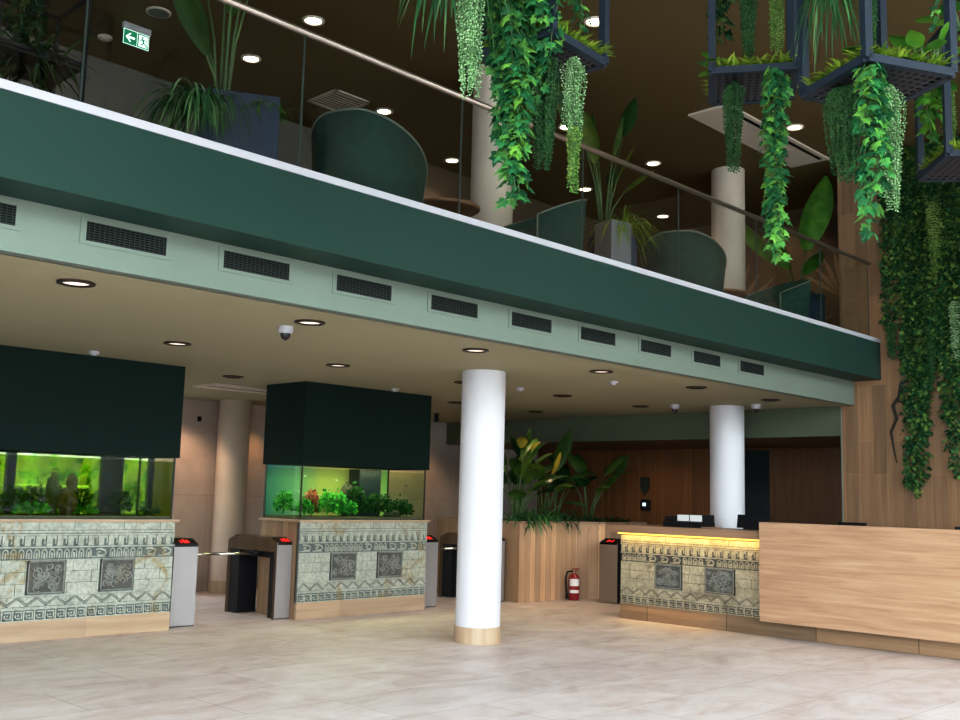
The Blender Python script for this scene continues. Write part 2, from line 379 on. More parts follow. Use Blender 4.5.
# ------------------------------------------------------------------ mesh builder
class MB:
    def __init__(self):
        self.v = []
        self.f = []
        self.s = []
    def add(self, vs, fs, smooth=False):
        n = len(self.v)
        self.v.extend([tuple(p) for p in vs])
        for f in fs:
            self.f.append(tuple(i + n for i in f))
            self.s.append(smooth)
        return self
    def box(self, x0, x1, y0, y1, z0, z1):
        x0, x1 = min(x0, x1), max(x0, x1)
        y0, y1 = min(y0, y1), max(y0, y1)
        z0, z1 = min(z0, z1), max(z0, z1)
        vs = [(x0, y0, z0), (x1, y0, z0), (x1, y1, z0), (x0, y1, z0), (x0, y0, z1), (x1, y0, z1), (x1, y1, z1), (x0, y1, z1)]
        return self.add(vs, [(0, 3, 2, 1), (4, 5, 6, 7), (0, 1, 5, 4), (1, 2, 6, 5), (2, 3, 7, 6), (3, 0, 4, 7)])
    def bar(self, a, b, w, h=None, up=(0, 0, 1)):
        h = h or w
        a, b = Vector(a), Vector(b)
        d = (b - a).normalized()
        u = Vector(up)
        if abs(d.dot(u)) > 0.98:
            u = Vector((1, 0, 0))
        s = d.cross(u).normalized()
        t = s.cross(d).normalized()
        return self.bar_frame(a, b, s * w / 2, t * h / 2)
    def bar_frame(self, a, b, s, t):
        vs = [a - s - t, a + s - t, a + s + t, a - s + t, b - s - t, b + s - t, b + s + t, b - s + t]
        return self.add(vs, [(0, 3, 2, 1), (4, 5, 6, 7), (0, 1, 5, 4), (1, 2, 6, 5), (2, 3, 7, 6), (3, 0, 4, 7)])
    def prism(self, pts, z0, z1):
        n = len(pts)
        vs = [(p[0], p[1], z0) for p in pts] + [(p[0], p[1], z1) for p in pts]
        fs = [tuple(range(n - 1, -1, -1)), tuple(range(n, 2 * n))]
        fs += [(i, (i + 1) % n, n + (i + 1) % n, n + i) for i in range(n)]
        return self.add(vs, fs)
    def lathe(self, prof, c=(0, 0, 0), n=40, smooth=True, cap=True):
        vs, fs = [], []
        for r, z in prof:
            for k in range(n):
                a = 2 * PI * k / n
                vs.append((c[0] + r * math.cos(a), c[1] + r * math.sin(a), c[2] + z))
        for i in range(len(prof) - 1):
            for k in range(n):
                fs.append((i * n + k, i * n + (k + 1) % n, (i + 1) * n + (k + 1) % n, (i + 1) * n + k))
        self.add(vs, fs, smooth)
        if cap:
            m = len(prof) - 1
            self.add(vs[:n], [tuple(range(n - 1, -1, -1))])
            self.add(vs[m * n:], [tuple(range(n))])
        return self
    def tube(self, pts, r, n=8, smooth=True):
        pts = [Vector(p) for p in pts]
        rs = r if isinstance(r, (list, tuple)) else [r] * len(pts)
        vs, fs = [], []
        pu = None
        for i, p in enumerate(pts):
            d = (pts[min(i + 1, len(pts) - 1)] - pts[max(i - 1, 0)]).normalized()
            if pu is None:
                pu = Vector((0, 0, 1)) if abs(d.z) < 0.9 else Vector((1, 0, 0))
            s = d.cross(pu).normalized()
            t = s.cross(d).normalized()
            pu = t
            for k in range(n):
                a = 2 * PI * k / n
                vs.append(p + (s * math.cos(a) + t * math.sin(a)) * rs[i])
        for i in range(len(pts) - 1):
            for k in range(n):
                fs.append((i * n + k, i * n + (k + 1) % n, (i + 1) * n + (k + 1) % n, (i + 1) * n + k))
        fs.append(tuple(range(n - 1, -1, -1)))
        m = (len(pts) - 1) * n
        fs.append(tuple(range(m, m + n)))
        return self.add(vs, fs, smooth)
    def ball(self, c, rx, ry=None, rz=None, n=12, m=8, jit=0.0, rnd=None):
        ry = ry or rx
        rz = rz or rx
        vs, fs = [], []
        for i in range(m + 1):
            th = PI * i / m
            for k in range(n):
                ph = 2 * PI * k / n
                j = 1 + (rnd.uniform(-jit, jit) if jit else 0)
                vs.append((c[0] + rx * j * math.sin(th) * math.cos(ph), c[1] + ry * j * math.sin(th) * math.sin(ph), c[2] + rz * j * math.cos(th)))
        for i in range(m):
            for k in range(n):
                fs.append((i * n + k, i * n + (k + 1) % n, (i + 1) * n + (k + 1) % n, (i + 1) * n + k))
        return self.add(vs, fs, not jit)
    def build(self, name, mat, parent=None, bevel=0.0, loc=None):
        me = bpy.data.meshes.new(name)
        off = parent_world(parent) if parent is not None else Vector(loc or (0, 0, 0))
        me.from_pydata([(p[0] - off.x, p[1] - off.y, p[2] - off.z) for p in self.v], [], self.f)
        me.polygons.foreach_set('use_smooth', self.s)
        me.update()
        ob = bpy.data.objects.new(name, me)
        COL.objects.link(ob)
        me.materials.append(M[mat] if isinstance(mat, str) else mat)
        if parent is not None:
            ob.parent = parent
        elif loc:
            ob.location = loc
        if bevel:
            b = ob.modifiers.new('Bevel', 'BEVEL')
            b.width = bevel
            b.segments = 2
            b.limit_method = 'ANGLE'
        return ob

def parent_world(p):
    v = Vector((0, 0, 0))
    while p is not None:
        v += p.location
        p = p.parent
    return v

def tag(o, label=None, cat=None, group=None, kind=None):
    for k, v in (('label', label), ('category', cat), ('group', group), ('kind', kind)):
        if v:
            o[k] = v
    return o

def thing(name, label, cat, loc=(0, 0, 0), group=None):
    o = bpy.data.objects.new(name, None)
    o.empty_display_size = 0.1
    o.location = loc
    COL.objects.link(o)
    return tag(o, label, cat, group)

def copy_thing(root, loc, label=None, rz=None):
    r = root.copy()
    COL.objects.link(r)
    r.location = loc
    if rz is not None:
        r.rotation_euler = (0, 0, rz)
    if label:
        r['label'] = label
    for ch in list(root.children):
        c = ch.copy()
        COL.objects.link(c)
        c.parent = r
        for g in list(ch.children):
            d = g.copy()
            COL.objects.link(d)
            d.parent = c
    return r

def struct(name, mb, mat, bevel=0.0, label=None, loc=None):
    o = mb.build(name, mat, None, bevel, loc)
    return tag(o, label, None, None, 'structure')

# ------------------------------------------------------------------ key dimensions (metres)
ZC = 3.012      # underside of the lower ceiling
ZS = 3.352      # underside of the fascia
ZF = 3.87       # top of the fascia
ZW = 3.925      # top of the white kerb
ZU = 3.90       # mezzanine floor
ZT = 6.62       # upper ceiling
YE = 6.45       # bulkhead face
YF = 6.06       # fascia face
XW = 14.25      # wood wall on the right
AY = 10.95      # aquarium stone fronts

# ------------------------------------------------------------------ setting
def build_shell():
    struct('floor', MB().box(-4, 17.2, -3, 15, -0.1, 0), 'floor', label='large beige stone floor tiles')
    struct('ceiling', MB().box(-4, 17.2, YE + 0.1, 15, ZC, ZC + 0.05), 'ceil')
    struct('trim_1', MB().box(-4, XW - 0.005, YE, YE + 0.12, ZC, ZS), 'mint', label='pale green bulkhead under the balcony')
    struct('trim_2', MB().box(-4, XW - 0.005, YF, YE + 0.3, ZS, ZF), 'fascia', label='dark green balcony fascia')
    struct('trim_3', MB().box(-4, XW - 0.005, YF - 0.012, YF + 0.16, ZF, ZW), 'white', label='white kerb strip along the balcony edge')
    struct('floor.001', MB().box(-4, 16.4, YF + 0.16, 11.7, ZU - 0.1, ZU), 'upfloor')
    struct('ceiling.001', MB().box(-4, 17.2, -3, 11.7, ZT, ZT + 0.1), 'ceil_up')
    struct('wall_right', MB().box(XW, XW + 0.16, -3, 6.645, 0, ZT), 'plank', label='wood plank wall')
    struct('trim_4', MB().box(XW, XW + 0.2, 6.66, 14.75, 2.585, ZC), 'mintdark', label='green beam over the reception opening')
    struct('trim_5', MB().box(XW - 0.012, XW + 0.17, 6.645, 6.66, 0, 2.99), 'mint')
    struct('wall_back', MB().box(8.06, 17.2, 14.75, 14.9, 0, ZC + 0.1).box(-4, 5.2, 14.75, 14.9, 0, ZC + 0.1).box(5.2, 8.06, 14.75, 14.9, 0, 0.5).box(5.2, 8.06, 14.75, 14.9, 2.5, ZC + 0.1), 'beige_tile')
    fm = MB()
    for xa, xb in ((5.2, 5.26), (5.86, 5.98), (7.24, 7.57), (8.0, 8.06)):
        fm.box(xa, xb, 14.78, 14.87, 0.5, 2.5)
    fm.box(5.2, 8.06, 14.78, 14.87, 0.5, 0.56).box(5.2, 8.06, 14.78, 14.87, 2.44, 2.5)
    w = struct('window_3', fm, 'alu', label='garden window seen through the left aquarium')
    MB().box(5.2, 8.06, 14.82, 14.83, 0.5, 2.5).build('pane', 'window_glass', w)
    struct('wall_office', MB().box(17.0, 17.15, 5.5, 14.75, 0, 2.6), 'darkwood')
    struct('ceiling.002', MB().box(XW + 0.2, 17.15, 5.5, 14.75, 2.585, 2.63), 'ceil_office')
    struct('wall_office_end', MB().box(XW + 0.16, 17.0, 5.4, 5.5, 0, 2.63), 'doorwood')
    struct('wall_left', MB().box(-4.15, -4, 6.6, 15, 0, ZC), 'beige_tile')
    struct('wall_upper_left', MB().box(-4.15, -4, YF, 11.7, ZU, ZT), 'greywall')
    struct('wall_upper_back', MB().box(-4, 16.4, 11.52, 11.7, ZU, ZT), 'greywall')
    struct('wall_upper_brown', MB().box(9.2, 16.3, 11.40, 11.52, ZU, ZT), 'brownwall')
    struct('wall_upper_right', MB().box(16.2, 16.35, 6.4, 11.5, ZU, ZT), 'mural')
    struct('wall_upper_return', MB().box(XW + 0.16, 16.2, 6.4, 6.5, ZU, ZT), 'brownwall')
    # mural: flat palm fans printed on the wall
    fans = MB()
    for (cy, cz, n, r, a0, a1) in ((8.6, 4.35, 13, 1.2, 0.1, 3.0), (9.5, 4.9, 11, 1.0, 0.4, 3.4), (7.5, 5.0, 11, 0.9, 0.6, 3.3), (10.4, 4.2, 10, 1.1, 0.0, 2.6)):
        for k in range(n):
            a = a0 + (a1 - a0) * k / (n - 1)
            d = Vector((0, math.cos(a), math.sin(a)))
            s = Vector((0, -math.sin(a), math.cos(a)))
            c = Vector((16.195, cy, cz))
            L = r * R.uniform(0.85, 1.05)
            fans.add([c, c + d * L * 0.55 + s * 0.045, c + d * L, c + d * L * 0.55 - s * 0.045], [(0, 1, 2, 3)])
    m1 = struct('trim_6', fans, 'muralleaf', label='palm fan mural on the upper wall')
    # reception office door: dark recess with frame
    d = struct('door_1', MB().box(16.96, 17.0, 9.25, 10.5, 0, 2.55), 'overflow', label='dark open doorway behind reception')
    fr = MB().box(16.93, 17.0, 9.16, 9.25, 0, 2.58).build('door_frame', 'doorwood', d)
    dl = struct('door_2', MB().box(16.95, 17.0, 7.2, 9.16, 0, 2.56), 'doorwood', label='brown wooden door panel behind reception')
    # facade behind the camera
    fm = MB()
    for x in [-4 + 2.25 * k for k in range(9)]:
        fm.box(x - 0.04, x + 0.04, -3.12, -3, 0, ZT)
    fm.box(-4, 14.25, -3.12, -3, ZT - 0.15, ZT)
    fm.box(-4, 14.25, -3.12, -3, 0, 0.12)
    fm.box(-4, 14.25, -3.12, -3, 2.9, 3.0)
    w = struct('window_1', fm, 'alu', label='glazed street front')
    MB().box(-4, 14.25, -3.07, -3.06, 0.1, ZT - 0.1).build('pane', 'window_glass', w)
    fm = MB()
    for y in [-3 + 1.8 * k for k in range(6)]:
        fm.box(-4.12, -4, y - 0.04, y + 0.04, 0, ZT)
    fm.box(-4.12, -4, -3, 6.06, ZT - 0.15, ZT)
    fm.box(-4.12, -4, -3, 6.06, 0, 0.12)
    w = struct('window_2', fm, 'alu', label='glazed side front')
    MB().box(-4.07, -4.06, -3, 6.05, 0.1, ZT - 0.1).build('pane', 'window_glass', w)
    struct('ground', MB().box(-40, 50, -45, 25, -0.25, -0.12), 'outground')
build_shell()

# ------------------------------------------------------------------ columns
def column(x, y, z0, z1, r, label, shaft, base=0.175):
    t = thing('column', label, 'column', (x, y, z0))
    if base:
        MB().lathe([(r + 0.012, 0), (r + 0.012, base)], (x, y, z0), 56).build('base', 'colbase', t)
        MB().lathe([(r, base), (r, z1 - z0)], (x, y, z0), 64).build('shaft', shaft, t)
    else:
        MB().lathe([(r, 0), (r, z1 - z0)], (x, y, z0), 64).build('shaft', shaft, t)
column(8.535, 8.245, 0, ZC, 0.25, 'white round column with wood-tiled base standing alone in the hall centre', 'column')
column(13.6, 8.115, 0, ZC, 0.25, 'white round column rising behind the reception counter', 'column')
column(9.2, 14.4, 0, ZC, 0.25, 'shadowed round column behind the turnstiles between the two aquariums', 'column_stone', 0.2)
column(8.56, 8.22, ZU, ZT, 0.25, 'cream round column on the balcony behind the hanging ivy', 'column_stone', 0)
column(13.62, 8.09, ZU, ZT, 0.25, 'cream round column on the balcony nearest the wood wall', 'column_stone', 0)

# ------------------------------------------------------------------ relief stone panels
def relief(parent, O, U, Nn, L, squares, sandy, seed, ztop=1.212, zbot=0.205):
    """carved stone front; parts under parent. O = left bottom corner, U along, Nn outward"""
    rnd = random.Random(seed)
    O, U, Nn, Z = Vector(O), Vector(U), Vector(Nn), Vector((0, 0, 1))
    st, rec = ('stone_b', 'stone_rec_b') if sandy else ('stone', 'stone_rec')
    k = (ztop - zbot) / 1.007
    def zz(z):
        return zbot + (z - 0.205) * k
    def P(u, z, d):
        return O + U * u + Nn * d + Z * (zz(z) - O.z)
    def bx(mb, u0, u1, z0, z1, d=0.012, d0=0.0):
        u0, u1 = max(0, u0), min(L, u1)
        if u1 - u0 < 0.002:
            return
        vs = [P(u, z, dd) for dd in (d0, d) for (u, z) in ((u0, z0), (u1, z0), (u1, z1), (u0, z1))]
        mb.add(vs, [(0, 3, 2, 1), (4, 5, 6, 7), (0, 1, 5, 4), (1, 2, 6, 5), (2, 3, 7, 6), (3, 0, 4, 7)])
    def poly(mb, pts, d):
        n = len(pts)
        if any(p[0] < 0 or p[0] > L for p in pts):
            return
        vs = [P(u, z, 0) for u, z in pts] + [P(u, z, d) for u, z in pts]
        mb.add(vs, [tuple(range(n, 2 * n))] + [(i, (i + 1) % n, n + (i + 1) % n, n + i) for i in range(n)])
    def ribbon(mb, pts, w, d):
        for (a, b) in zip(pts[:-1], pts[1:]):
            dx, dz = b[0] - a[0], b[1] - a[1]
            l = math.hypot(dx, dz) or 1
            nx, nz = -dz / l * w / 2, dx / l * w / 2
            poly(mb, [(a[0] + nx, a[1] + nz), (a[0] - nx, a[1] - nz), (b[0] - nx, b[1] - nz), (b[0] + nx, b[1] + nz)], d)
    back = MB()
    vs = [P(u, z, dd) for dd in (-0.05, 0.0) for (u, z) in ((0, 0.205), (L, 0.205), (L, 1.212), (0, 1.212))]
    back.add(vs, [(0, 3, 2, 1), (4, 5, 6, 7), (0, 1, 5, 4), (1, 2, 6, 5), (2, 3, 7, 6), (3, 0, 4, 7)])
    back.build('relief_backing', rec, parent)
    # plain course
    m = MB()
    u = -rnd.uniform(0, 0.3)
    while u < L:
        w = rnd.uniform(0.38, 0.6)
        bx(m, u, u + w - 0.006, 1.13, 1.212, 0.010)
        u += w
    bx(m, 0, L, 1.098, 1.124, 0.014)
    m.build('plain_course', st, parent)
    # dentil course
    m = MB()
    bx(m, 0, L, 1.072, 1.09, 0.02)
    u = 0.01
    while u < L:
        bx(m, u, u + 0.062, 0.965, 1.068, 0.014)
        bx(m, u + 0.062, u + 0.102, 1.040, 1.068, 0.018)
        bx(m, u + 0.088, u + 0.100, 0.985, 1.045, 0.016)
        u += 0.114
    bx(m, 0, L, 0.944, 0.960, 0.02)
    m.build('dentil_course', st, parent)
    # arches and curls
    m = MB()
    u = 0.02
    while u < L - 0.1:
        if rnd.random() < 0.62:
            n = rnd.choice((3, 4, 5))
            for j in range(n):
                c = u + 0.04
                pts = [(c + 0.026 * math.cos(a), 0.890 + 0.040 * math.sin(a)) for a in [PI * q / 8 for q in range(9)]]
                ribbon(m, [(c + 0.026, 0.838)] + pts + [(c - 0.026, 0.838)], 0.014, 0.013)
                bx(m, c - 0.010, c + 0.010, 0.835, 0.895, 0.012)
                u += 0.08
        else:
            c = u + 0.09
            pts = [(c + (0.012 + 0.075 * t) * math.cos(7.5 * t + 1), 0.882 + (0.008 + 0.038 * t) * math.sin(7.5 * t + 1)) for t in [q / 16 for q in range(17)]]
            ribbon(m, pts, 0.020, 0.013)
            bx(m, c - 0.09, c + 0.06, 0.838, 0.850, 0.012)
            u += 0.19
    m.build('arch_course', st, parent)
    # block field
    m = MB()
    holes = [(a - 0.012, b + 0.012) for a, b in squares]
    rows = [0.462, 0.58, 0.70, 0.822]
    bx(m, 0, L, 0.459, 0.466, 0.009)
    bx(m, 0, L, 0.817, 0.824, 0.009)
    for r0, r1 in zip(rows[:-1], rows[1:]):
        u = -rnd.uniform(0, 0.2)
        while u < L:
            w = rnd.uniform(0.12, 0.36)
            segs = [(max(u, 0), min(u + w, L))]
            for a, b in holes:
                ns = []
                for s0, s1 in segs:
                    if s1 <= a or s0 >= b:
                        ns.append((s0, s1))
                    else:
                        if s0 < a:
                            ns.append((s0, a))
                        if s1 > b:
                            ns.append((b, s1))
                segs = ns
            for s0, s1 in segs:
                bx(m, s0 + 0.0025, s1 - 0.0025, r0 + 0.0025, r1 - 0.0025, rnd.uniform(0.008, 0.014))
            u += w
    m.build('block_field', st, parent)
    # carved squares
    for a, b in squares:
        m = MB()
        bx(m, a, b, 0.478, 0.815, 0.016)
        sq = m.build('carved_square', 'stone_dark', parent)
        c = MB()
        for e in ((a, b, 0.478, 0.492), (a, b, 0.801, 0.815), (a, a + 0.014, 0.478, 0.815), (b - 0.014, b, 0.478, 0.815)):
            bx(c, *e, 0.026, 0.0)
        for q in range(34):
            cu, cz = rnd.uniform(a + 0.055, b - 0.055), rnd.uniform(0.535, 0.758)
            s, ph, sg = rnd.uniform(0.022, 0.045), rnd.uniform(0, 6), rnd.choice((-1, 1))
            pts = [(cu + s * (0.25 + 0.85 * t) * math.cos(sg * 6.5 * t + ph), cz + s * (0.25 + 0.85 * t) * math.sin(sg * 6.5 * t + ph)) for t in [z / 10 for z in range(11)]]
            ribbon(c, pts, 0.013, 0.024 + 0.0003 * q)
        c.build('carving', 'stone_carve', sq)
    # zigzag course
    m = MB()
    bx(m, 0, L, 0.446, 0.458, 0.018)
    bx(m, 0, L, 0.332, 0.346, 0.020)
    u = 0.0
    q = L / round(L / 0.208)
    while u < L - 0.01:
        poly(m, [(u + 0.006, 0.350), (u + q / 2, 0.424), (u + q - 0.006, 0.350)], 0.010)
        ribbon(m, [(u + 0.004, 0.364), (u + q / 2, 0.440)], 0.008, 0.017)
        ribbon(m, [(u + q / 2, 0.440), (u + q - 0.004, 0.364)], 0.008, 0.017)
        poly(m, [(u + q * 0.58, 0.442), (u + q - 0.001, 0.380), (u + q - 0.001, 0.442)], 0.011)
        poly(m, [(u + 0.001, 0.380), (u + q * 0.42, 0.442), (u + 0.001, 0.442)], 0.011)
        u += q
    m.build('zigzag_course', st, parent)
    # key squares
    m = MB()
    bx(m, 0, L, 0.205, 0.214, 0.012)
    bx(m, 0, L, 0.318, 0.330, 0.012)
    u = 0.004
    w, h = (L - 0.004) / round(L / 0.112), 0.104
    while u < L - 0.02:
        z0 = 0.214
        t = 0.013
        bx(m, u, u + t, z0, z0 + h)
        bx(m, u + t + 0.014, u + w - 0.008, z0 + h - 0.026, z0 + h - 0.026 + t)
        bx(m, u + w - 0.008 - t, u + w - 0.008, z0 + 0.014, z0 + h - 0.026)
        bx(m, u + t + 0.014, u + w - 0.03, z0 + 0.014, z0 + 0.014 + t)
        bx(m, u + t + 0.014, u + 2 * t + 0.014, z0 + 0.014, z0 + 0.056)
        bx(m, u + t + 0.04, u + w - 0.042, z0 + 0.042, z0 + 0.058)
        u += w
    m.build('key_course', st, parent)

# ------------------------------------------------------------------ aquariums
def aquarium(x0, x1, label, squares, sandy, seed, back, water, depth=0.86):
    # back None: the rear of the tank is glass too
    t = thing('aquarium', label, 'aquarium', (x0, AY, 0))
    yb = AY + depth
    b = MB().box(x0, x1, AY + 0.03, yb, 0.0, 1.212)
    b.build('base_block', 'slat_vy', t)
    MB().box(x0 - 0.004, x1 + 0.004, AY - 0.012, AY + 0.02, 0, 0.205).build('plinth', 'oak_x', t)
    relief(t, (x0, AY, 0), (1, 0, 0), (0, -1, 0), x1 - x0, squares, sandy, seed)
    MB().box(x0 - 0.03, x1 + 0.045, AY - 0.035, yb + 0.02, 1.213, 1.243).build('ledge', 'oak_x', t, 0.004)
    # hood hung from the ceiling
    h = MB().box(x0 - 0.02, x1 + 0.0, AY - 0.02, yb, 1.945, ZC)
    h.build('hood', 'hood', t)
    # tank
    g0, g1, y0, y1 = x0 + 0.01, x1 - 0.035, AY + 0.02, yb - 0.02
    z0, z1 = 1.243, 1.95
    fp = MB().box(g0, g1, y0, y0 + 0.008, z0, z1).build('glass_pane', 'tank_glass', t)
    MB().box(g0, g0 + 0.008, y0 + 0.008, y1, z0, z1).build('glass_pane', 'tank_glass', t)
    MB().box(g1 - 0.008, g1, y0 + 0.008, y1, z0, z1).build('glass_pane', 'tank_glass', t)
    s = MB()
    for x in (g0 - 0.004, g1 - 0.012):
        s.box(x, x + 0.018, y0 - 0.003, y0 + 0.012, z0, z1)
        s.box(x, x + 0.016, y1 - 0.03, y1, z0, z1)
    s.box(g0, g1, y0 - 0.002, y0 + 0.01, z0, z0 + 0.014)
    s.build('silicone_seam', 'silicone', t)
    if back:
        MB().box(g0, g1, y1 - 0.012, y1, z0, z1).build('back_panel', back, t)
    else:
        MB().box(g0, g1, y1 - 0.008, y1, z0, z1).build('glass_pane', 'tank_glass', t)
    MB().box(g0 + 0.01, g1 - 0.01, y0 + 0.012, y1 - 0.014, z0, z0 + 0.035).build('gravel', 'gravel', t)
    MB().box(g0 + 0.010, g1 - 0.010, y0 + 0.010, y1 - 0.016, z0 + 0.036, z1 - 0.05).build('water', water, t)
    return t

def water_plant(x, y, z, h, w, mat, label, n=60, seed=1, group=None, name='water_plant'):
    rnd = random.Random(seed)
    m = MB()
    for i in range(n):
        a = rnd.uniform(0, 2 * PI)
        rr = w * math.sqrt(rnd.random()) * 0.5
        hh = h * rnd.uniform(0.25, 1.0) * (1 - 0.5 * rr / (w * 0.5 + 1e-6))
        p = Vector((x + rr * math.cos(a), y + rr * math.sin(a) * 0.6, z + hh))
        d = Vector((math.cos(a), math.sin(a) * 0.6, rnd.uniform(-0.2, 1.0))).normalized()
        s = d.cross(Vector((rnd.uniform(-1, 1), rnd.uniform(-1, 1), rnd.uniform(-1, 1)))).normalized()
        L = rnd.uniform(0.03, 0.06)
        W = L * rnd.uniform(0.3, 0.5)
        m.add([p, p + d * L * 0.5 + s * W, p + d * L, p + d * L * 0.5 - s * W], [(0, 1, 2, 3)])
    for i in range(max(3, n // 10)):
        a = rnd.uniform(0, 2 * PI)
        rr = w * 0.35 * rnd.random()
        m.tube([(x, y, z), (x + rr * math.cos(a) * 0.5, y + rr * math.sin(a) * 0.3, z + h * 0.4), (x + rr * math.cos(a), y + rr * math.sin(a) * 0.6, z + h * 0.8)], 0.003, 4)
    o = m.build(name, mat, None, loc=(x, y, z))
    return tag(o, label, 'water plant', group)

def rock(x, y, z, sx, sy, sz, mat, label, seed):
    rnd = random.Random(seed)
    m = MB().ball((x, y, z + sz * 0.8), sx, sy, sz, 12, 8, 0.16, rnd)
    o = m.build('aquarium_rock', mat, None, loc=(x, y, z))
    tag(o, label, 'rock')

def fish(x, y, z, L, dirx, mat, label):
    t = thing('fish', label, 'fish', (x, y, z), 'fish in the aquariums')
    MB().ball((x, y, z), L * 0.4, L * 0.1, L * 0.2, 10, 8).build('body', mat, t)
    e = x - dirx * L * 0.36
    MB().add([(e, y, z), (e - dirx * L * 0.28, y, z + L * 0.18), (e - dirx * L * 0.2, y, z), (e - dirx * L * 0.28, y, z - L * 0.18)], [(0, 1, 2, 3)]).build('tail', mat, t)

A1 = (2.4, 6.28)
A2 = (8.04, 10.24)
aquarium(A1[0], A1[1], 'large left aquarium on a carved pale stone base cut by the left edge', [(4.63 - A1[0], 5.02 - A1[0]), (5.42 - A1[0], 5.80 - A1[0]), (3.5 - A1[0], 3.9 - A1[0])], False, 3, None, 'water1')
aquarium(A2[0], A2[1], 'smaller middle aquarium with teal water on a carved pale stone base', [(8.55 - A2[0], 8.97 - A2[0]), (9.345 - A2[0], 9.785 - A2[0])], False, 4, 'back2', 'water')
ZG = 1.275
# contents of the left tank
def overflow(x0, x1, y0, y1, label, mat='overflow', name='overflow_box'):
    t = thing(name, label, 'overflow box', (x0, y0, ZG))
    MB().box(x0, x1, y0, y1, ZG + 0.001, 1.93).build('box', mat, t, 0.01)
    for k in range(7):
        xx = x0 + (x1 - x0) * (k + 0.5) / 7
        MB().box(xx - 0.007, xx + 0.007, y0 - 0.004, y0, 1.86, 1.92).build('slot', 'silicone', t)
overflow(9.40, 9.80, 11.46, 11.70, 'dark upright overflow box in the middle aquarium behind the plants')
rock(5.16, 11.3, ZG, 0.10, 0.12, 0.16, 'rockbrown', 'brown rounded rock in the left aquarium, lower of the stacked pair', 11)
rock(5.20, 11.32, ZG + 0.27, 0.055, 0.07, 0.10, 'rockbrown', 'small brown rock perched on top of another in the left aquarium', 12)
rock(5.00, 11.34, ZG, 0.07, 0.08, 0.25, 'rock', 'tall dark rock left of the brown rocks in the left aquarium', 13)
for i, (x, y, h, w, mt, lb) in enumerate((
        (4.62, 11.42, 0.34, 0.30, 'aq_dark', 'dark bushy water plant at the left end of the left aquarium'),
        (4.86, 11.50, 0.36, 0.34, 'aq_dark', 'dark rounded water plant left of the rocks in the left aquarium'),
        (4.75, 11.25, 0.16, 0.36, 'aq_green', 'low bright green plant in front of the dark bushes in the left aquarium'),
        (5.36, 11.45, 0.36, 0.24, 'aq_dark', 'dark water plant right of the brown rocks in the left aquarium'),
        (5.34, 11.22, 0.14, 0.26, 'aq_green', 'low green plant right of the brown rocks in the left aquarium'),
        (5.86, 11.46, 0.34, 0.22, 'aq_dark', 'dark leafy plant toward the right end of the left aquarium'),
        (6.10, 11.22, 0.12, 0.20, 'aq_dark', 'low dark plant in the right corner of the left aquarium'),
        (5.10, 11.52, 0.50, 0.10, 'aq_dark', 'tall thin dark plant behind the rocks in the left aquarium'))):
    water_plant(x, y, ZG, h, w, mt, lb, int(w * h * 1500) + 30, 20 + i)
for i, (x, y, h, w, mt, lb) in enumerate((
        (8.25, 11.15, 0.20, 0.22, 'aq_green', 'bright green plant in the left corner of the middle aquarium'),
        (8.42, 11.25, 0.30, 0.18, 'aq_red', 'reddish plant near the left corner of the middle aquarium'),
        (8.17, 11.50, 0.30, 0.24, 'aq_green', 'green plant at the rear left of the middle aquarium'),
        (8.62, 11.15, 0.30, 0.24, 'aq_green', 'bright green bushy plant left of centre in the middle aquarium'),
        (8.84, 11.2, 0.30, 0.20, 'aq_green', 'bright green feathery plant at centre of the middle aquarium'),
        (8.55, 11.40, 0.34, 0.16, 'aq_red', 'pinkish red plant behind the green ones in the middle aquarium'),
        (9.02, 11.2, 0.20, 0.22, 'aq_green', 'low green plant beside the dark rock in the middle aquarium'),
        (9.22, 11.30, 0.40, 0.26, 'aq_dark', 'dark tall plant before the overflow box in the middle aquarium'),
        (9.55, 11.2, 0.30, 0.40, 'aq_dark', 'wide dark plant below the overflow box in the middle aquarium'),
        (9.95, 11.2, 0.24, 0.30, 'aq_dark', 'dark spiky plant near the right end of the middle aquarium'),
        (10.12, 11.25, 0.18, 0.16, 'aq_dark', 'small dark plant in the right corner of the middle aquarium'))):
    water_plant(x, y, ZG, h * 1.3, w * 1.1, mt, lb, int(w * h * 3600) + 50, 50 + i)
rock(9.18, 11.45, ZG, 0.11, 0.10, 0.24, 'rock', 'dark craggy rock in the middle aquarium left of the overflow box', 31)
rock(9.75, 11.15, ZG, 0.14, 0.10, 0.06, 'rock', 'low dark rock in the middle aquarium under the spiky plants', 32)
fish(8.20, 11.10, 1.80, 0.045, 1, 'fish', 'tiny pale fish near the top left corner of the middle aquarium')
fish(8.75, 11.15, 1.76, 0.05, -1, 'fish', 'tiny bright fish over the bushy green plants in the middle aquarium')
fish(8.18, 11.2, 1.60, 0.04, 1, 'fish', 'tiny pale fish above the left corner plants in the middle aquarium')
fish(8.98, 11.20, 1.74, 0.05, 1, 'fishdark', 'small dark fish left of the overflow box in the middle aquarium')
fish(10.05, 11.20, 1.72, 0.05, -1, 'fishdark', 'small dark fish in the upper right of the middle aquarium')
fish(10.02, 11.15, 1.52, 0.06, 1, 'fishdark', 'small dark fish low at the right end of the middle aquarium')

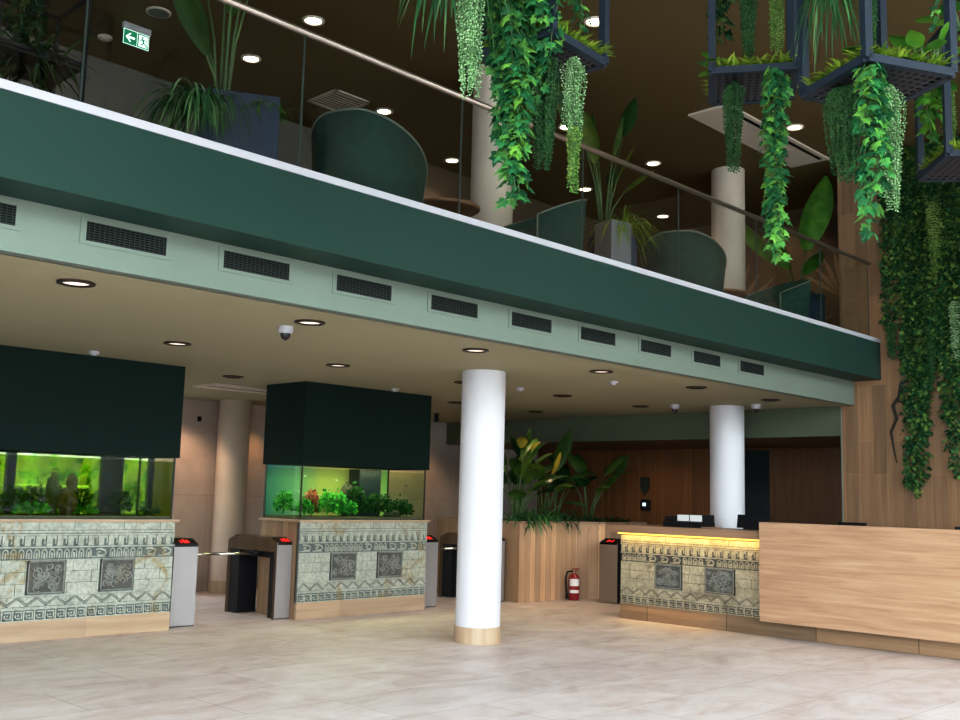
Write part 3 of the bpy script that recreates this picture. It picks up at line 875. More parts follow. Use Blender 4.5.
# ------------------------------------------------------------------ turnstiles
def turnstile(x0, y0, label, arm, w=0.31, d=1.1, front='steel'):
    """U-shaped pedestal running back along y; arm = -1 left, +1 right"""
    t = thing('turnstile', label, 'turnstile', (x0, y0, 0), 'turnstiles of the entrance gates')
    x1, y1, H = x0 + w, y0 + d, 0.95
    MB().box(x0, x1, y0 + 0.012, y0 + 0.16, 0.01, H - 0.02).build('leg', 'black', t, 0.004)
    lg = MB().box(x0, x1, y1 - 0.25, y1, 0.01, H - 0.02).build('leg', 'black', t, 0.004)
    MB().box(x0 - 0.012, x1 + 0.012, y1 - 0.002, y1 + 0.012, 0.0, H - 0.02).build('end_panel', 'brownlam', t)
    m = MB()
    for s in (x0 - 0.012, x1):
        prof = [(y0 + 0.02, H), (y0 + 0.16, H + 0.06), (y1 - 0.16, H + 0.06), (y1, H), (y1, 0.0), (y1 - 0.045, 0.0), (y1 - 0.045, H - 0.12), (y0 + 0.05, H - 0.12), (y0 + 0.05, 0), (y0 + 0.02, 0)]
        vs = [(s, p[0], p[1]) for p in prof] + [(s + 0.012, p[0], p[1]) for p in prof]
        n = len(prof)
        m.add(vs, [tuple(range(n)), tuple(range(2 * n - 1, n - 1, -1))] + [(i, (i + 1) % n, n + (i + 1) % n, n + i) for i in range(n)])
    m.build('side_cheek', 'brownlam', t)
    MB().box(x0 - 0.004, x1 + 0.004, y0, y0 + 0.014, 0.012, H).build('front_panel', front, t, 0.003)
    tp = MB()
    prof = [(y0 - 0.002, H), (y0 + 0.15, H + 0.064), (y1 - 0.15, H + 0.064), (y1, H), (y1, H - 0.03), (y0, H - 0.03)]
    vs = [(x0, p[0], p[1]) for p in prof] + [(x1, p[0], p[1]) for p in prof]
    n = len(prof)
    tp.add(vs, [tuple(range(n)), tuple(range(2 * n - 1, n - 1, -1))] + [(i, (i + 1) % n, n + (i + 1) % n, n + i) for i in range(n)])
    top = tp.build('top_cover', 'blackglass', t)
    xc = (x0 + x1) / 2
    ind = MB()
    sl = 0.064 / 0.152
    for (a, b, c, e) in ((-0.06, -0.045, 0.02, 0.09), (-0.045, 0.045, 0.045, 0.065), (0.03, 0.06, 0.025, 0.10), (-0.02, 0.02, 0.02, 0.11)):
        ind.add([(xc + a, y0 + c, H + (c + 0.002) * sl + 0.003), (xc + b, y0 + c, H + (c + 0.002) * sl + 0.003), (xc + b, y0 + e, H + (e + 0.002) * sl + 0.003), (xc + a, y0 + e, H + (e + 0.002) * sl + 0.003)], [(0, 1, 2, 3)])
    ind.build('red_indicator', 'redled', top)
    MB().box(xc - w * 0.35, xc + w * 0.35, y0 + 0.16, y1 - 0.25, H - 0.2, H - 0.03).build('mechanism', 'black', t, 0.01)
    if arm:
        xs = x0 - 0.012 if arm < 0 else x1 + 0.012
        hub = MB().tube([(xs - arm * 0.05, y0 + 0.45, 0.80), (xs + arm * 0.05, y0 + 0.45, 0.80)], 0.045, 16).build('arm_hub', 'black', t)
        MB().tube([(xs + arm * 0.03, y0 + 0.45, 0.80), (xs + arm * 0.56, y0 + 0.43, 0.80)], 0.018, 12).build('arm', 'chrome', hub)
    return t
turnstile(6.385, 11.10, 'steel-fronted turnstile beside the left aquarium', 1)
turnstile(7.82, 11.09, 'steel-fronted turnstile with open black sides left of the middle aquarium', -1, w=0.29)
turnstile(10.36, 11.12, 'steel-fronted turnstile at the right end of the middle aquarium', 1, w=0.28)
turnstile(11.74, 11.10, 'turnstile mostly hidden behind the hall column, beside the wooden planter', -1, w=0.31)
# the last one is turned a quarter, its lane runs past the reception counter
t5 = thing('turnstile', 'bronze-tinted turnstile between fire extinguisher and lit reception counter', 'turnstile', (13.3, 9.86, 0), 'turnstiles of the entrance gates')
def t5build(t):
    x0, y0, y1, x1, H = 13.3, 9.88, 10.22, 14.2, 0.93
    MB().box(x0 + 0.01, x0 + 0.16, y0, y1, 0.01, H - 0.02).build('leg', 'black', t, 0.004)
    MB().box(x1 - 0.25, x1, y0, y1, 0.01, H - 0.02).build('leg', 'black', t, 0.004)
    MB().box(x0, x0 + 0.012, y0 - 0.003, y1 + 0.003, 0.01, H).build('front_panel', 'steel_brown', t, 0.003)
    MB().box(x0 + 0.16, x1 - 0.25, y0 + 0.03, y1 - 0.03, H - 0.2, H - 0.03).build('mechanism', 'black', t)
    prof = [(x0, H), (x0 + 0.15, H + 0.06), (x1 - 0.15, H + 0.06), (x1, H), (x1, H - 0.03), (x0, H - 0.03)]
    n = 6
    vs = [(p[0], y0, p[1]) for p in prof] + [(p[0], y1, p[1]) for p in prof]
    top = MB().add(vs, [tuple(range(n)), tuple(range(2 * n - 1, n - 1, -1))] + [(i, (i + 1) % n, n + (i + 1) % n, n + i) for i in range(n)]).build('top_cover', 'blackglass', t)
    yc = (y0 + y1) / 2
    q = MB()
    for a, b, c, e in ((-0.06, 0.06, 0.04, 0.065), (-0.06, -0.035, 0.02, 0.10), (0.035, 0.06, 0.02, 0.1)):
        q.add([(x0 + c, yc + a, H + c * 0.4 + 0.003), (x0 + c, yc + b, H + c * 0.4 + 0.003), (x0 + e, yc + b, H + e * 0.4 + 0.003), (x0 + e, yc + a, H + e * 0.4 + 0.003)], [(0, 1, 2, 3)])
    q.build('red_indicator', 'redled', top)
t5build(t5)

# ------------------------------------------------------------------ planter by the reception
PL = [(12.12, 10.86), (13.42, 10.80), (13.76, 10.47), (14.9, 10.47), (14.9, 12.7), (12.12, 12.7)]
pt = thing('wooden_planter', 'long built-in planter clad in upright oak boards full of large plants', 'planter', (12.12, 10.86, 0))
def offset_poly(c, k):
    cx = sum(p[0] for p in c) / len(c)
    cy = sum(p[1] for p in c) / len(c)
    return [(cx + (p[0] - cx) * k, cy + (p[1] - cy) * k) for p in c]
MB().prism(PL, 0, 1.2).build('cladding', 'slat_v', pt)
rim = MB()
for a, b in zip(PL, PL[1:] + PL[:1]):
    rim.bar((a[0], a[1], 1.216), (b[0], b[1], 1.216), 0.05, 0.03)
rim.build('rim', 'oak_top', pt)
MB().prism(offset_poly(PL, 0.97), 1.2, 1.206).build('soil', 'soil', pt)

# ------------------------------------------------------------------ reception counter
XC = 11.85
ct = thing('reception_counter', 'long oak reception counter with lit carved stone front and overhanging oak panel', 'reception counter', (XC, 8.73, 0))
MB().box(XC + 0.03, XC + 0.55, 1.0, 8.73, 0.0, 1.15).build('carcass', 'oak_top', ct)
MB().box(XC - 0.012, XC + 0.03, 1.0, 8.735, 0, 0.205).build('plinth', 'plinth_y', ct)
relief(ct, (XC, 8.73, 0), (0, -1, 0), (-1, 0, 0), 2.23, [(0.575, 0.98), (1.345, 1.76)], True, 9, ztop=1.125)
MB().box(XC - 0.10, XC + 0.75, 6.506, 8.9, 1.155, 1.258).build('worktop', 'oak_top', ct, 0.004)
MB().box(XC - 0.085, XC - 0.065, 6.52, 8.73, 1.140, 1.154).build('light_strip', 'led', ct)
MB().box(11.63, XC - 0.015, 1.0, 6.505, 0.192, 1.374).build('front_panel', 'oak_h', ct, 0.003)
MB().box(XC + 0.0, XC + 0.75, 1.0, 6.3, 1.10, 1.14).build('desk_top', 'oak_top', ct)

# things on the counter
ZK = 1.258
t = thing('desk_printer', 'black desk printer with white panel on the reception worktop', 'printer', (12.1, 7.85, ZK))
MB().box(11.98, 12.34, 7.55, 8.14, ZK + 0.001, ZK + 0.075).build('tray_base', 'black', t, 0.01)
MB().box(12.02, 12.34, 7.98, 8.14, ZK + 0.075, ZK + 0.14).build('side_box', 'black', t, 0.01)
MB().box(12.05, 12.34, 7.56, 7.97, ZK + 0.075, ZK + 0.17).build('housing', 'black', t, 0.006)
MB().box(12.043, 12.052, 7.77, 7.95, ZK + 0.082, ZK + 0.165).build('white_panel', 'paper', t)
MB().box(12.043, 12.052, 7.57, 7.755, ZK + 0.082, ZK + 0.165).build('white_panel', 'paper', t)
o = MB().box(11.95, 12.15, 7.33, 7.52, ZK + 0.001, ZK + 0.018).build('paper_stack', 'oak_top', None, 0.002, (12.05, 7.42, ZK))
tag(o, 'thin tan booklet lying beside the printer on the worktop', 'booklet')
t = thing('desk_monitor', 'black monitor back peeking over the worktop right of the printer', 'monitor', (12.35, 7.0, ZK))
mm = MB()
mm.add([(12.28, 6.77, ZK + 0.02), (12.28, 7.19, ZK + 0.02), (12.36, 7.22, ZK + 0.19), (12.36, 6.75, ZK + 0.19), (12.32, 6.77, ZK + 0.02), (12.32, 7.19, ZK + 0.02), (12.40, 7.22, ZK + 0.19), (12.40, 6.75, ZK + 0.19)], [(0, 1, 2, 3), (7, 6, 5, 4), (0, 3, 7, 4), (1, 5, 6, 2), (3, 2, 6, 7), (0, 4, 5, 1)])
mm.build('housing', 'black', t)
MB().box(12.25, 12.45, 6.88, 7.08, ZK, ZK + 0.02).build('stand', 'black', t, 0.004)
t = thing('desk_monitor', 'thin black monitor edge showing above the long oak panel', 'monitor', (12.4, 5.66, 1.14))
MB().box(12.38, 12.42, 5.50, 5.85, 1.19, 1.400).build('housing', 'black', t, 0.004)
MB().box(12.35, 12.50, 5.6, 5.74, 1.141, 1.155).build('stand', 'black', t)
MB().box(12.40, 12.43, 5.65, 5.69, 1.15, 1.2).build('neck', 'black', t)
t = thing('desk_monitor', 'black monitor edge at the far right end of the oak panel', 'monitor', (12.4, 4.3, 1.14))
MB().box(12.38, 12.42, 4.1, 4.46, 1.19, 1.395).build('housing', 'black', t, 0.004)
MB().box(12.35, 12.50, 4.2, 4.34, 1.141, 1.155).build('stand', 'black', t)
MB().box(12.40, 12.43, 4.25, 4.29, 1.15, 1.2).build('neck', 'black', t)

# fire extinguisher
ex, ey = 13.22, 10.66
t = thing('fire_extinguisher', 'red fire extinguisher standing on the floor against the wooden planter', 'fire extinguisher', (ex, ey, 0))
MB().lathe([(0.078, 0.0), (0.085, 0.015), (0.085, 0.345), (0.07, 0.39), (0.03, 0.415), (0.025, 0.43)], (ex, ey, 0), 28).build('cylinder', 'red', t)
v = MB().lathe([(0.022, 0.43), (0.022, 0.455), (0.03, 0.46), (0.03, 0.475)], (ex, ey, 0), 16).build('valve', 'chrome', t)
MB().bar((ex - 0.02, ey + 0.03, 0.485), (ex + 0.02, ey - 0.09, 0.50), 0.022, 0.014).bar((ex, ey, 0.475), (ex + 0.02, ey - 0.08, 0.462), 0.02, 0.01).build('handle', 'red', t)
MB().tube([(ex - 0.02, ey + 0.02, 0.455), (ex - 0.085, ey + 0.07, 0.44), (ex - 0.115, ey + 0.075, 0.36), (ex - 0.115, ey + 0.07, 0.22), (ex - 0.105, ey + 0.06, 0.10)], 0.014, 8).build('hose', 'black', t)
MB().tube([(ex - 0.105, ey + 0.06, 0.10), (ex - 0.10, ey + 0.055, 0.03)], [0.016, 0.026], 10).build('nozzle', 'black', t)
for (z0, z1) in ((0.225, 0.335), (0.115, 0.165)):
    n = 10
    vs = []
    for k in range(n + 1):
        a = math.radians(225) + math.radians(-58 + 116 * k / n)
        vs += [(ex + 0.087 * math.cos(a), ey + 0.087 * math.sin(a), z0), (ex + 0.087 * math.cos(a), ey + 0.087 * math.sin(a), z1)]
    MB().add(vs, [(2 * k, 2 * k + 2, 2 * k + 3, 2 * k + 1) for k in range(n)], True).build('label_sticker', 'paper', t)

# sign and alarm box on the office wall
t = thing('wall_sign', 'small dark pointed sign on the wood wall above the alarm button', 'sign', (16.98, 11.95, 1.8))
sg = MB()
pts = [(12.06, 2.05), (11.86, 2.05), (11.86, 1.83), (11.96, 1.70), (12.06, 1.83)]
vs = [(16.97, p[0], p[1]) for p in pts] + [(16.995, p[0], p[1]) for p in pts]
sg.add(vs, [(0, 1, 2, 3, 4), (9, 8, 7, 6, 5)] + [(i, (i + 1) % 5, 5 + (i + 1) % 5, 5 + i) for i in range(5)])
sg.build('plate', 'darkgreen_sign', t)
tx = MB()
for z in (2.01, 1.96, 1.86):
    tx.box(16.967, 16.970, 11.90, 12.02, z - 0.012, z + 0.012)
tx.build('marking', 'ventslat', t)
t = thing('alarm_box', 'black alarm button box with pale lit square on the wood wall', 'alarm button', (16.98, 11.93, 1.45))
MB().box(16.93, 17.0, 11.82, 12.04, 1.40, 1.62).build('housing', 'black', t, 0.03)
MB().box(16.922, 16.931, 11.90, 11.97, 1.49, 1.555).build('lit_square', 'screenlight', t)

# ------------------------------------------------------------------ lower ceiling fittings
def downlight(x, y, z, r, label, disc, ring, name='downlight', group='round downlights in the lower ceiling'):
    t = thing(name, label, 'downlight', (x, y, z), group)
    MB().lathe([(r * 0.72, 0.0), (r * 0.76, -0.018), (r, -0.014), (r, -0.001)], (x, y, z), 36, cap=False).build('ring', ring, t)
    MB().lathe([(0.001, -0.004), (r * 0.74, -0.004)], (x, y, z), 32, cap=False).build('lens', disc, t)
LAMPS = []
rows = ((7.05, 'row nearest the balcony edge'), (9.2, 'middle row'), (11.31, 'back row'))
LX = (3.16, 5.18, 7.17, 9.17, 11.1, 12.95)
near = ('above the left aquarium front', 'beside the dome camera', 'above the hall column', 'right of the hall column', 'before the reception column', 'nearest the wood wall')
mid = ('over the left aquarium', 'above the left aquarium right end', 'above the middle aquarium left side', 'behind the hall column', 'between hall column and reception', 'above the reception counter')
bk = ('far left out over the left aquarium', 'over the left aquarium tank', 'above the turnstile lane by the shadowed column', 'above the middle aquarium right end', 'above the planter left end', 'above the planter middle')
for j, (y, rn) in enumerate(rows):
    for i, x in enumerate(LX):
        if (j, i) in ((1, 0), (2, 0), (2, 1)):
            continue
        lb = ('lit recessed downlight ' if j == 0 and i < 4 else 'dim recessed downlight ') + (near, mid, bk)[j][i] + ', ' + rn
        lit = 'lampdim' if (j == 0 and i < 4) or (j == 1 and i < 3) else 'lampoff'
        downlight(x, y, ZC, 0.13, lb, lit, 'bronze')
        LAMPS.append((x, y))

def dome_camera(x, y, label, s=1.0):
    t = thing('dome_camera', label, 'security camera', (x, y, ZC), 'dome cameras on the lower ceiling')
    MB().lathe([(0.075 * s, 0.002), (0.078 * s, -0.05 * s), (0.065 * s, -0.075 * s)], (x, y, ZC), 28).build('housing', 'white', t)
    MB().lathe([(0.052 * s, -0.075 * s), (0.05 * s, -0.10 * s), (0.035 * s, -0.128 * s), (0.012 * s, -0.142 * s)], (x, y, ZC), 24).build('dome', 'blackglass', t)
dome_camera(5.2, 7.42, 'white dome camera with black lens beside a lit downlight near the bulkhead', 0.85)
dome_camera(12.95, 8.6, 'white dome camera on the ceiling left of the reception column', 0.9)
dome_camera(13.45, 7.55, 'white dome camera on the ceiling right of the reception column', 0.9)
def detector(x, y, z, label, r=0.055, mat='white', nm='smoke_detector'):
    t = thing(nm, label, 'smoke detector', (x, y, z), 'smoke detectors')
    MB().lathe([(r, 0), (r, -0.018), (r * 0.85, -0.03)], (x, y, z), 24).build('base', mat, t)
    MB().lathe([(r * 0.6, -0.03), (r * 0.5, -0.045)], (x, y, z), 20).build('sensor', mat, t)
detector(4.98, 10.55, ZC, 'small white detector on the ceiling against the left aquarium hood')
detector(9.25, 10.6, ZC, 'small white detector on the ceiling against the middle aquarium hood')
detector(10.06, 7.55, ZC, 'small flat white detector on the ceiling right of the hall column near the bulkhead')
detector(10.05, 9.05, ZC, 'small flat white detector on the ceiling just behind the hall column')
# spotlights
def spot_fitting(x, y, z, label):
    t = thing('spotlight', label, 'spotlight', (x, y, z))
    MB().lathe([(0.05, 0), (0.05, -0.01)], (x, y, z), 20).build('mount', 'black', t)
    MB().lathe([(0.04, -0.01), (0.04, -0.15)], (x, y, z), 24).build('body', 'black', t)
spot_fitting(12.5, 13.2, ZC, 'small black cylinder spotlight on the ceiling right of the middle aquarium')
# long pale slot panel in the ceiling behind the turnstiles
t = thing('slot_diffuser', 'long pale ceiling diffuser behind the turnstile lane', 'ceiling diffuser', (8.0, 12.5, ZC))
MB().box(7.5, 9.6, 12.25, 12.85, ZC - 0.02, ZC - 0.0005).build('panel', 'ventwhite', t)
MB().box(7.55, 9.55, 12.5, 12.56, ZC - 0.022, ZC - 0.018).build('slot', 'vent', t)
o = MB().box(8.74, 8.80, 14.72, 14.749, 2.66, 2.74).build('wall_sensor', 'black', None, 0.003, (8.77, 14.73, 2.7))
tag(o, 'tiny black square sensor on the beige wall left of the shadowed column', 'sensor')

# vents on the bulkhead
V0 = 2.930
SP = 1.0225
vl = ('leftmost vent grille on the pale green bulkhead, cut by the photo edge', 'vent grille above the left lit downlight, second from the left',
      'third bulkhead vent grille from the left', 'fourth vent grille from the left, upper right of the dome camera', 'fifth bulkhead vent grille from the left, left above the hall column',
      'sixth vent grille from the left, just right above the hall column', 'fourth bulkhead vent grille from the right', 'third bulkhead vent grille from the right',
      'second bulkhead vent grille from the right', 'rightmost vent grille on the pale green bulkhead')
proto = None
for k in range(10):
    x0 = V0 - 0.04 + SP * (k - 1)
    lb = vl[k]
    if proto is None:
        t = thing('air_vent', lb, 'air vent', (x0, YE, 3.16), 'air vents along the bulkhead')
        x1 = x0 + 0.65
        f = MB()
        f.box(x0, x1, YE - 0.008, YE - 0.001, 3.15, 3.176).box(x0, x1, YE - 0.008, YE - 0.001, 3.304, 3.330)
        f.box(x0, x0 + 0.04, YE - 0.008, YE - 0.001, 3.176, 3.304).box(x1 - 0.04, x1, YE - 0.008, YE - 0.001, 3.176, 3.304)
        f.build('frame', 'mint', t)
        MB().box(x0 + 0.04, x1 - 0.04, YE - 0.003, YE - 0.0015, 3.176, 3.304).build('backing', 'vent', t)
        s = MB()
        for q in range(8):
            z = 3.182 + 0.0165 * q
            s.box(x0 + 0.04, x1 - 0.04, YE - 0.007, YE - 0.004, z, z + 0.004)
        for q in range(16):
            xx = x0 + 0.058 + 0.0355 * q
            s.box(xx, xx + 0.003, YE - 0.006, YE - 0.004, 3.176, 3.304)
        s.build('louvres', 'ventslat', t)
        proto = t
    else:
        copy_thing(proto, (x0, YE, 3.16), lb)

# ------------------------------------------------------------------ glass railing
rt = thing('glass_railing', 'frameless glass balcony railing with slim metal handrail', 'railing', (2.664, YF + 0.03, ZW))
s0 = 2.664
edges = [s0 - 2 * 1.642, s0 - 1.642] + [s0 + 1.642 * k for k in range(8)]
edges[-1] = 13.95
for a, b in zip(edges[:-1], edges[1:]):
    p = MB().box(a + 0.003, b - 0.003, YF + 0.022, YF + 0.034, ZW - 0.01, 4.945).build('glass_pane', 'rail_glass', rt)
    for xx in (a + 0.0005, b - 0.0055):
        MB().box(xx + 0.002, xx + 0.005, YF + 0.021, YF + 0.035, ZW - 0.005, 4.945).build('pane_edge', 'glass_edge', p)
MB().tube([(-1, YF + 0.028, 4.965), (14.0, YF + 0.028, 4.965)], 0.026, 14).build('handrail', 'rail', rt)

# ------------------------------------------------------------------ upper ceiling fittings
ul = [(6.3, 8.77, 'bright downlight left of the spiky hanging plant above the handrail'), (6.42, 10.13, 'bright downlight right of the tall potted plant'), (8.55, 10.22, 'bright downlight above the large green armchair'),
      (10.55, 10.98, 'bright downlight between large armchair and cream column'), (8.29, 6.51, 'bright downlight at the hanging planter with pale trailing plant'), (12.58, 8.74, 'bright downlight left of the cream column nearest the wood wall'),
      (12.52, 6.42, 'bright downlight right of the ceiling cassette'), (12.98, 10.35, 'bright downlight behind the second armchair'), (15.13, 10.3, 'bright downlight low behind the third armchair'),
      (10.5, 6.1, 'bright downlight left behind the hanging planter with grass tray'), (10.55, 8.75, 'bright downlight hidden among the hanging ivy')]
for x, y, lb in ul:
    downlight(x, y, ZT, 0.12, lb, 'lampwarm', 'ventwhite', group='bright downlights in the upper ceiling')
t = thing('ceiling_speaker', 'round unlit beige ceiling speaker right above the exit sign', 'ceiling speaker', (5.09, 9.87, ZT))
MB().lathe([(0.13, 0), (0.13, -0.012), (0.11, -0.016)], (5.09, 9.87, ZT), 32).build('ring', 'ventwhite', t)
MB().lathe([(0.001, -0.017), (0.11, -0.017)], (5.09, 9.87, ZT), 32, cap=False).build('grille', 'piping', t)
detector(5.0, 10.9, ZT, 'cream smoke detector left of the exit sign on the upper ceiling', 0.08, 'ventwhite')
t = thing('ceiling_vent', 'square louvred vent in the upper ceiling beside the large armchair', 'ceiling vent', (7.95, 10.45, ZT))
fm = MB()
x0, x1, y0, y1 = 7.65, 8.23, 10.1, 10.7
fm.box(x0, x1, y0, y0 + 0.05, ZT - 0.02, ZT - 0.001).box(x0, x1, y1 - 0.05, y1, ZT - 0.02, ZT - 0.001).box(x0, x0 + 0.05, y0, y1, ZT - 0.02, ZT - 0.001).box(x1 - 0.05, x1, y0, y1, ZT - 0.02, ZT - 0.001)
fm.build('frame', 'ventwhite', t)
MB().box(x0 + 0.05, x1 - 0.05, y0 + 0.05, y1 - 0.05, ZT - 0.004, ZT - 0.001).build('backing', 'vent', t)
lv = MB()
for k in range(7):
    yy = y0 + 0.08 + 0.066 * k
    lv.box(x0 + 0.05, x1 - 0.05, yy, yy + 0.022, ZT - 0.016, ZT - 0.006)
lv.build('louvres', 'ventwhite', t)
t = thing('ceiling_cassette', 'long pale air conditioning panel in the upper ceiling behind the hanging planters', 'air conditioner', (12.7, 6.9, ZT))
MB().box(11.2, 14.0, 6.64, 7.24, ZT - 0.03, ZT - 0.001).build('panel', 'ventwhite', t, 0.006)
MB().box(11.3, 13.9, 6.70, 6.76, ZT - 0.033, ZT - 0.028).build('slot', 'vent', t)
# exit sign
sx, sy, sz = 5.10, 10.36, 6.375
t = thing('exit_sign', 'green and white emergency exit sign with arrow and running figure hanging from the ceiling', 'exit sign', (sx, sy, sz))
MB().box(sx - 0.16, sx + 0.16, sy - 0.03, sy + 0.03, sz + 0.17, sz + 0.24).build('lamp_housing', 'white', t, 0.006)
pl = MB().box(sx - 0.15, sx + 0.15, sy - 0.005, sy + 0.005, sz, sz + 0.17).build('sign_plate', 'signgreen', t)
yy = sy - 0.007
def flat(mb, pts):
    mb.add([(sx + p[0], yy, sz + p[1]) for p in pts], [tuple(range(len(pts)))])
fg = MB()
flat(fg, [(-0.125, 0.085), (-0.075, 0.135), (-0.055, 0.135), (-0.090, 0.098), (-0.015, 0.098), (-0.015, 0.072), (-0.090, 0.072), (-0.055, 0.035), (-0.075, 0.035)])
for a in ((0.008, 0.0, 0.014, 0.17), (-0.15, 0.0, 0.15, 0.006), (-0.15, 0.164, 0.15, 0.17), (-0.15, 0, -0.144, 0.17), (0.144, 0, 0.15, 0.17)):
    flat(fg, [(a[0], a[1]), (a[2], a[1]), (a[2], a[3]), (a[0], a[3])])
flat(fg, [(0.030, 0.02), (0.135, 0.02), (0.135, 0.15), (0.030, 0.15)])
fg.build('white_marks', 'signwhite', pl)
yy = sy - 0.009
rn = MB()
c = (0.072, 0.128)
flat(rn, [(c[0] + 0.012 * math.cos(q * PI / 5), c[1] + 0.012 * math.sin(q * PI / 5)) for q in range(10)])
flat(rn, [(0.062, 0.115), (0.092, 0.108), (0.098, 0.070), (0.078, 0.072)])
flat(rn, [(0.080, 0.075), (0.098, 0.072), (0.122, 0.050), (0.132, 0.026), (0.118, 0.024), (0.106, 0.046)])
flat(rn, [(0.078, 0.074), (0.092, 0.066), (0.078, 0.046), (0.056, 0.034), (0.046, 0.044), (0.068, 0.054)])
flat(rn, [(0.064, 0.114), (0.072, 0.106), (0.052, 0.082), (0.036, 0.090), (0.040, 0.097), (0.050, 0.094)])
flat(rn, [(0.086, 0.109), (0.094, 0.103), (0.116, 0.094), (0.128, 0.104), (0.122, 0.112), (0.114, 0.106)])
rn.build('running_figure', 'signgreen', pl)

# ------------------------------------------------------------------ armchairs and tables upstairs
def armchair(cx, cy, face, label, r=0.43, hb=0.86, ha=0.56, skew=0.0):
    """barrel armchair; face = direction it opens to (radians)"""
    t = thing('armchair', label, 'armchair', (cx, cy, ZU), 'green velvet armchairs on the balcony')
    n = 40
    half = math.radians(128)
    out, pip = MB(), []
    vs, fs = [], []
    for i in range(n + 1):
        s = -1 + 2 * i / n
        a = face + PI + s * half
        k = abs(s + skew)
        h = ha + (hb - ha) * max(0.0, 1 - max(0, (k - 0.15) / 0.85) ** 1.35)
        ro = r * (1 + 0.05)
        c, sn = math.cos(a), math.sin(a)
        fl = 1.0 + 0.10
        vs += [(cx + r * c, cy + r * sn, ZU + 0.14), (cx + r * fl * c, cy + r * fl * sn, ZU + h), (cx + (r * fl - 0.07) * c, cy + (r * fl - 0.07) * sn, ZU + h), (cx + (r - 0.08) * c, cy + (r - 0.08) * sn, ZU + 0.14)]
        pip.append((cx + r * fl * c, cy + r * fl * sn, ZU + h + 0.004))
    for i in range(n):
        b = 4 * i
        for q in range(4):
            fs.append((b + q, b + (q + 1) % 4, b + 4 + (q + 1) % 4, b + 4 + q))
    out.add(vs, fs, True)
    out.add(vs[:4], [(0, 1, 2, 3)])
    out.add(vs[-4:], [(3, 2, 1, 0)])
    sh = out.build('backrest', 'velvet', t)
    lo0, lo1 = Vector(vs[0]), Vector(vs[-4])
    MB().tube([tuple(lo0)] + pip + [tuple(lo1)], 0.010, 6).build('piping', 'piping', sh)
    MB().lathe([(r - 0.12, 0.16), (r - 0.09, 0.22), (r - 0.09, 0.38), (r - 0.13, 0.43), (0.02, 0.45)], (cx, cy, ZU), 32).build('seat_cushion', 'velvetdark', t)
    for k in range(4):
        a = face + PI / 4 + k * PI / 2
        MB().tube([(cx + 0.26 * math.cos(a), cy + 0.26 * math.sin(a), ZU + 0.17), (cx + 0.30 * math.cos(a), cy + 0.30 * math.sin(a), ZU)], [0.02, 0.013], 8).build('leg', 'black', t)
    return t
armchair(5.72, 7.02, math.radians(20), 'large green velvet armchair nearest the tall potted plant, back to the glass', r=0.47, hb=0.92, ha=0.50)
armchair(8.18, 7.12, math.radians(165), 'green velvet armchair facing left behind the hanging ivy, right of the cream column', r=0.44, hb=0.88, ha=0.56)
armchair(10.72, 7.0, math.radians(25), 'green velvet armchair with rounded back left of the cream column nearest the wood wall', r=0.47, hb=0.88, ha=0.46)
armchair(13.1, 7.05, math.radians(165), 'green velvet armchair facing left beside the rightmost balcony planter', r=0.44, hb=0.84, ha=0.52)
armchair(5.05, 8.3, math.radians(60), 'dark armchair partly hidden between the blue-grey planter and the large armchair', r=0.43, hb=0.84)
def side_table(x, y, label):
    t = thing('coffee_table', label, 'table', (x, y, ZU), 'round coffee tables on the balcony')
    MB().lathe([(0.33, 0.415), (0.345, 0.425), (0.345, 0.445), (0.33, 0.45)], (x, y, ZU), 40).build('tabletop', 'tablewood', t)
    MB().lathe([(0.03, 0.02), (0.03, 0.415)], (x, y, ZU), 16).build('pedestal', 'black', t)
    MB().lathe([(0.22, 0.0), (0.21, 0.02)], (x, y, ZU), 32).build('foot', 'black', t)
side_table(6.72, 7.08, 'round brown wooden coffee table right of the large armchair')
side_table(11.95, 7.2, 'round brown wooden coffee table at the foot of the cream column nearest the wood wall')

# ------------------------------------------------------------------ foliage helpers
def v_rand(rnd, s=1.0):
    return Vector((rnd.uniform(-s, s), rnd.uniform(-s, s), rnd.uniform(-s, s)))

IVY = [(0.0, 0.02), (0.20, -0.10), (0.46, 0.02), (0.33, 0.28), (0.50, 0.52), (0.20, 0.56), (0.0, 1.0), (-0.20, 0.56), (-0.50, 0.52), (-0.33, 0.28), (-0.46, 0.02), (-0.20, -0.10)]
def ivy_leaf(mb, p, d, nrm, L, simple=False):
    """leaf with base at p pointing along d, face normal nrm"""
    d = d.normalized()
    s = d.cross(nrm)
    if s.length < 1e-4:
        s = d.orthogonal()
    s.normalize()
    u = s.cross(d).normalized()
    if simple:
        vs = [p, p + s * L * 0.42 + d * L * 0.3 - u * L * 0.1, p + d * L, p - s * L * 0.42 + d * L * 0.3 - u * L * 0.1]
        mb.add(vs, [(0, 1, 2), (0, 2, 3)])
        return
    vs = [p + d * (0.32 * L) + u * (0.05 * L)]
    for (a, b) in IVY:
        k = abs(a)
        vs.append(p + s * (a * L) + d * (b * L) - u * (0.22 * k * L + 0.10 * b * b * L))
    mb.add(vs, [(0, i, i % 12 + 1) for i in range(1, 13)])

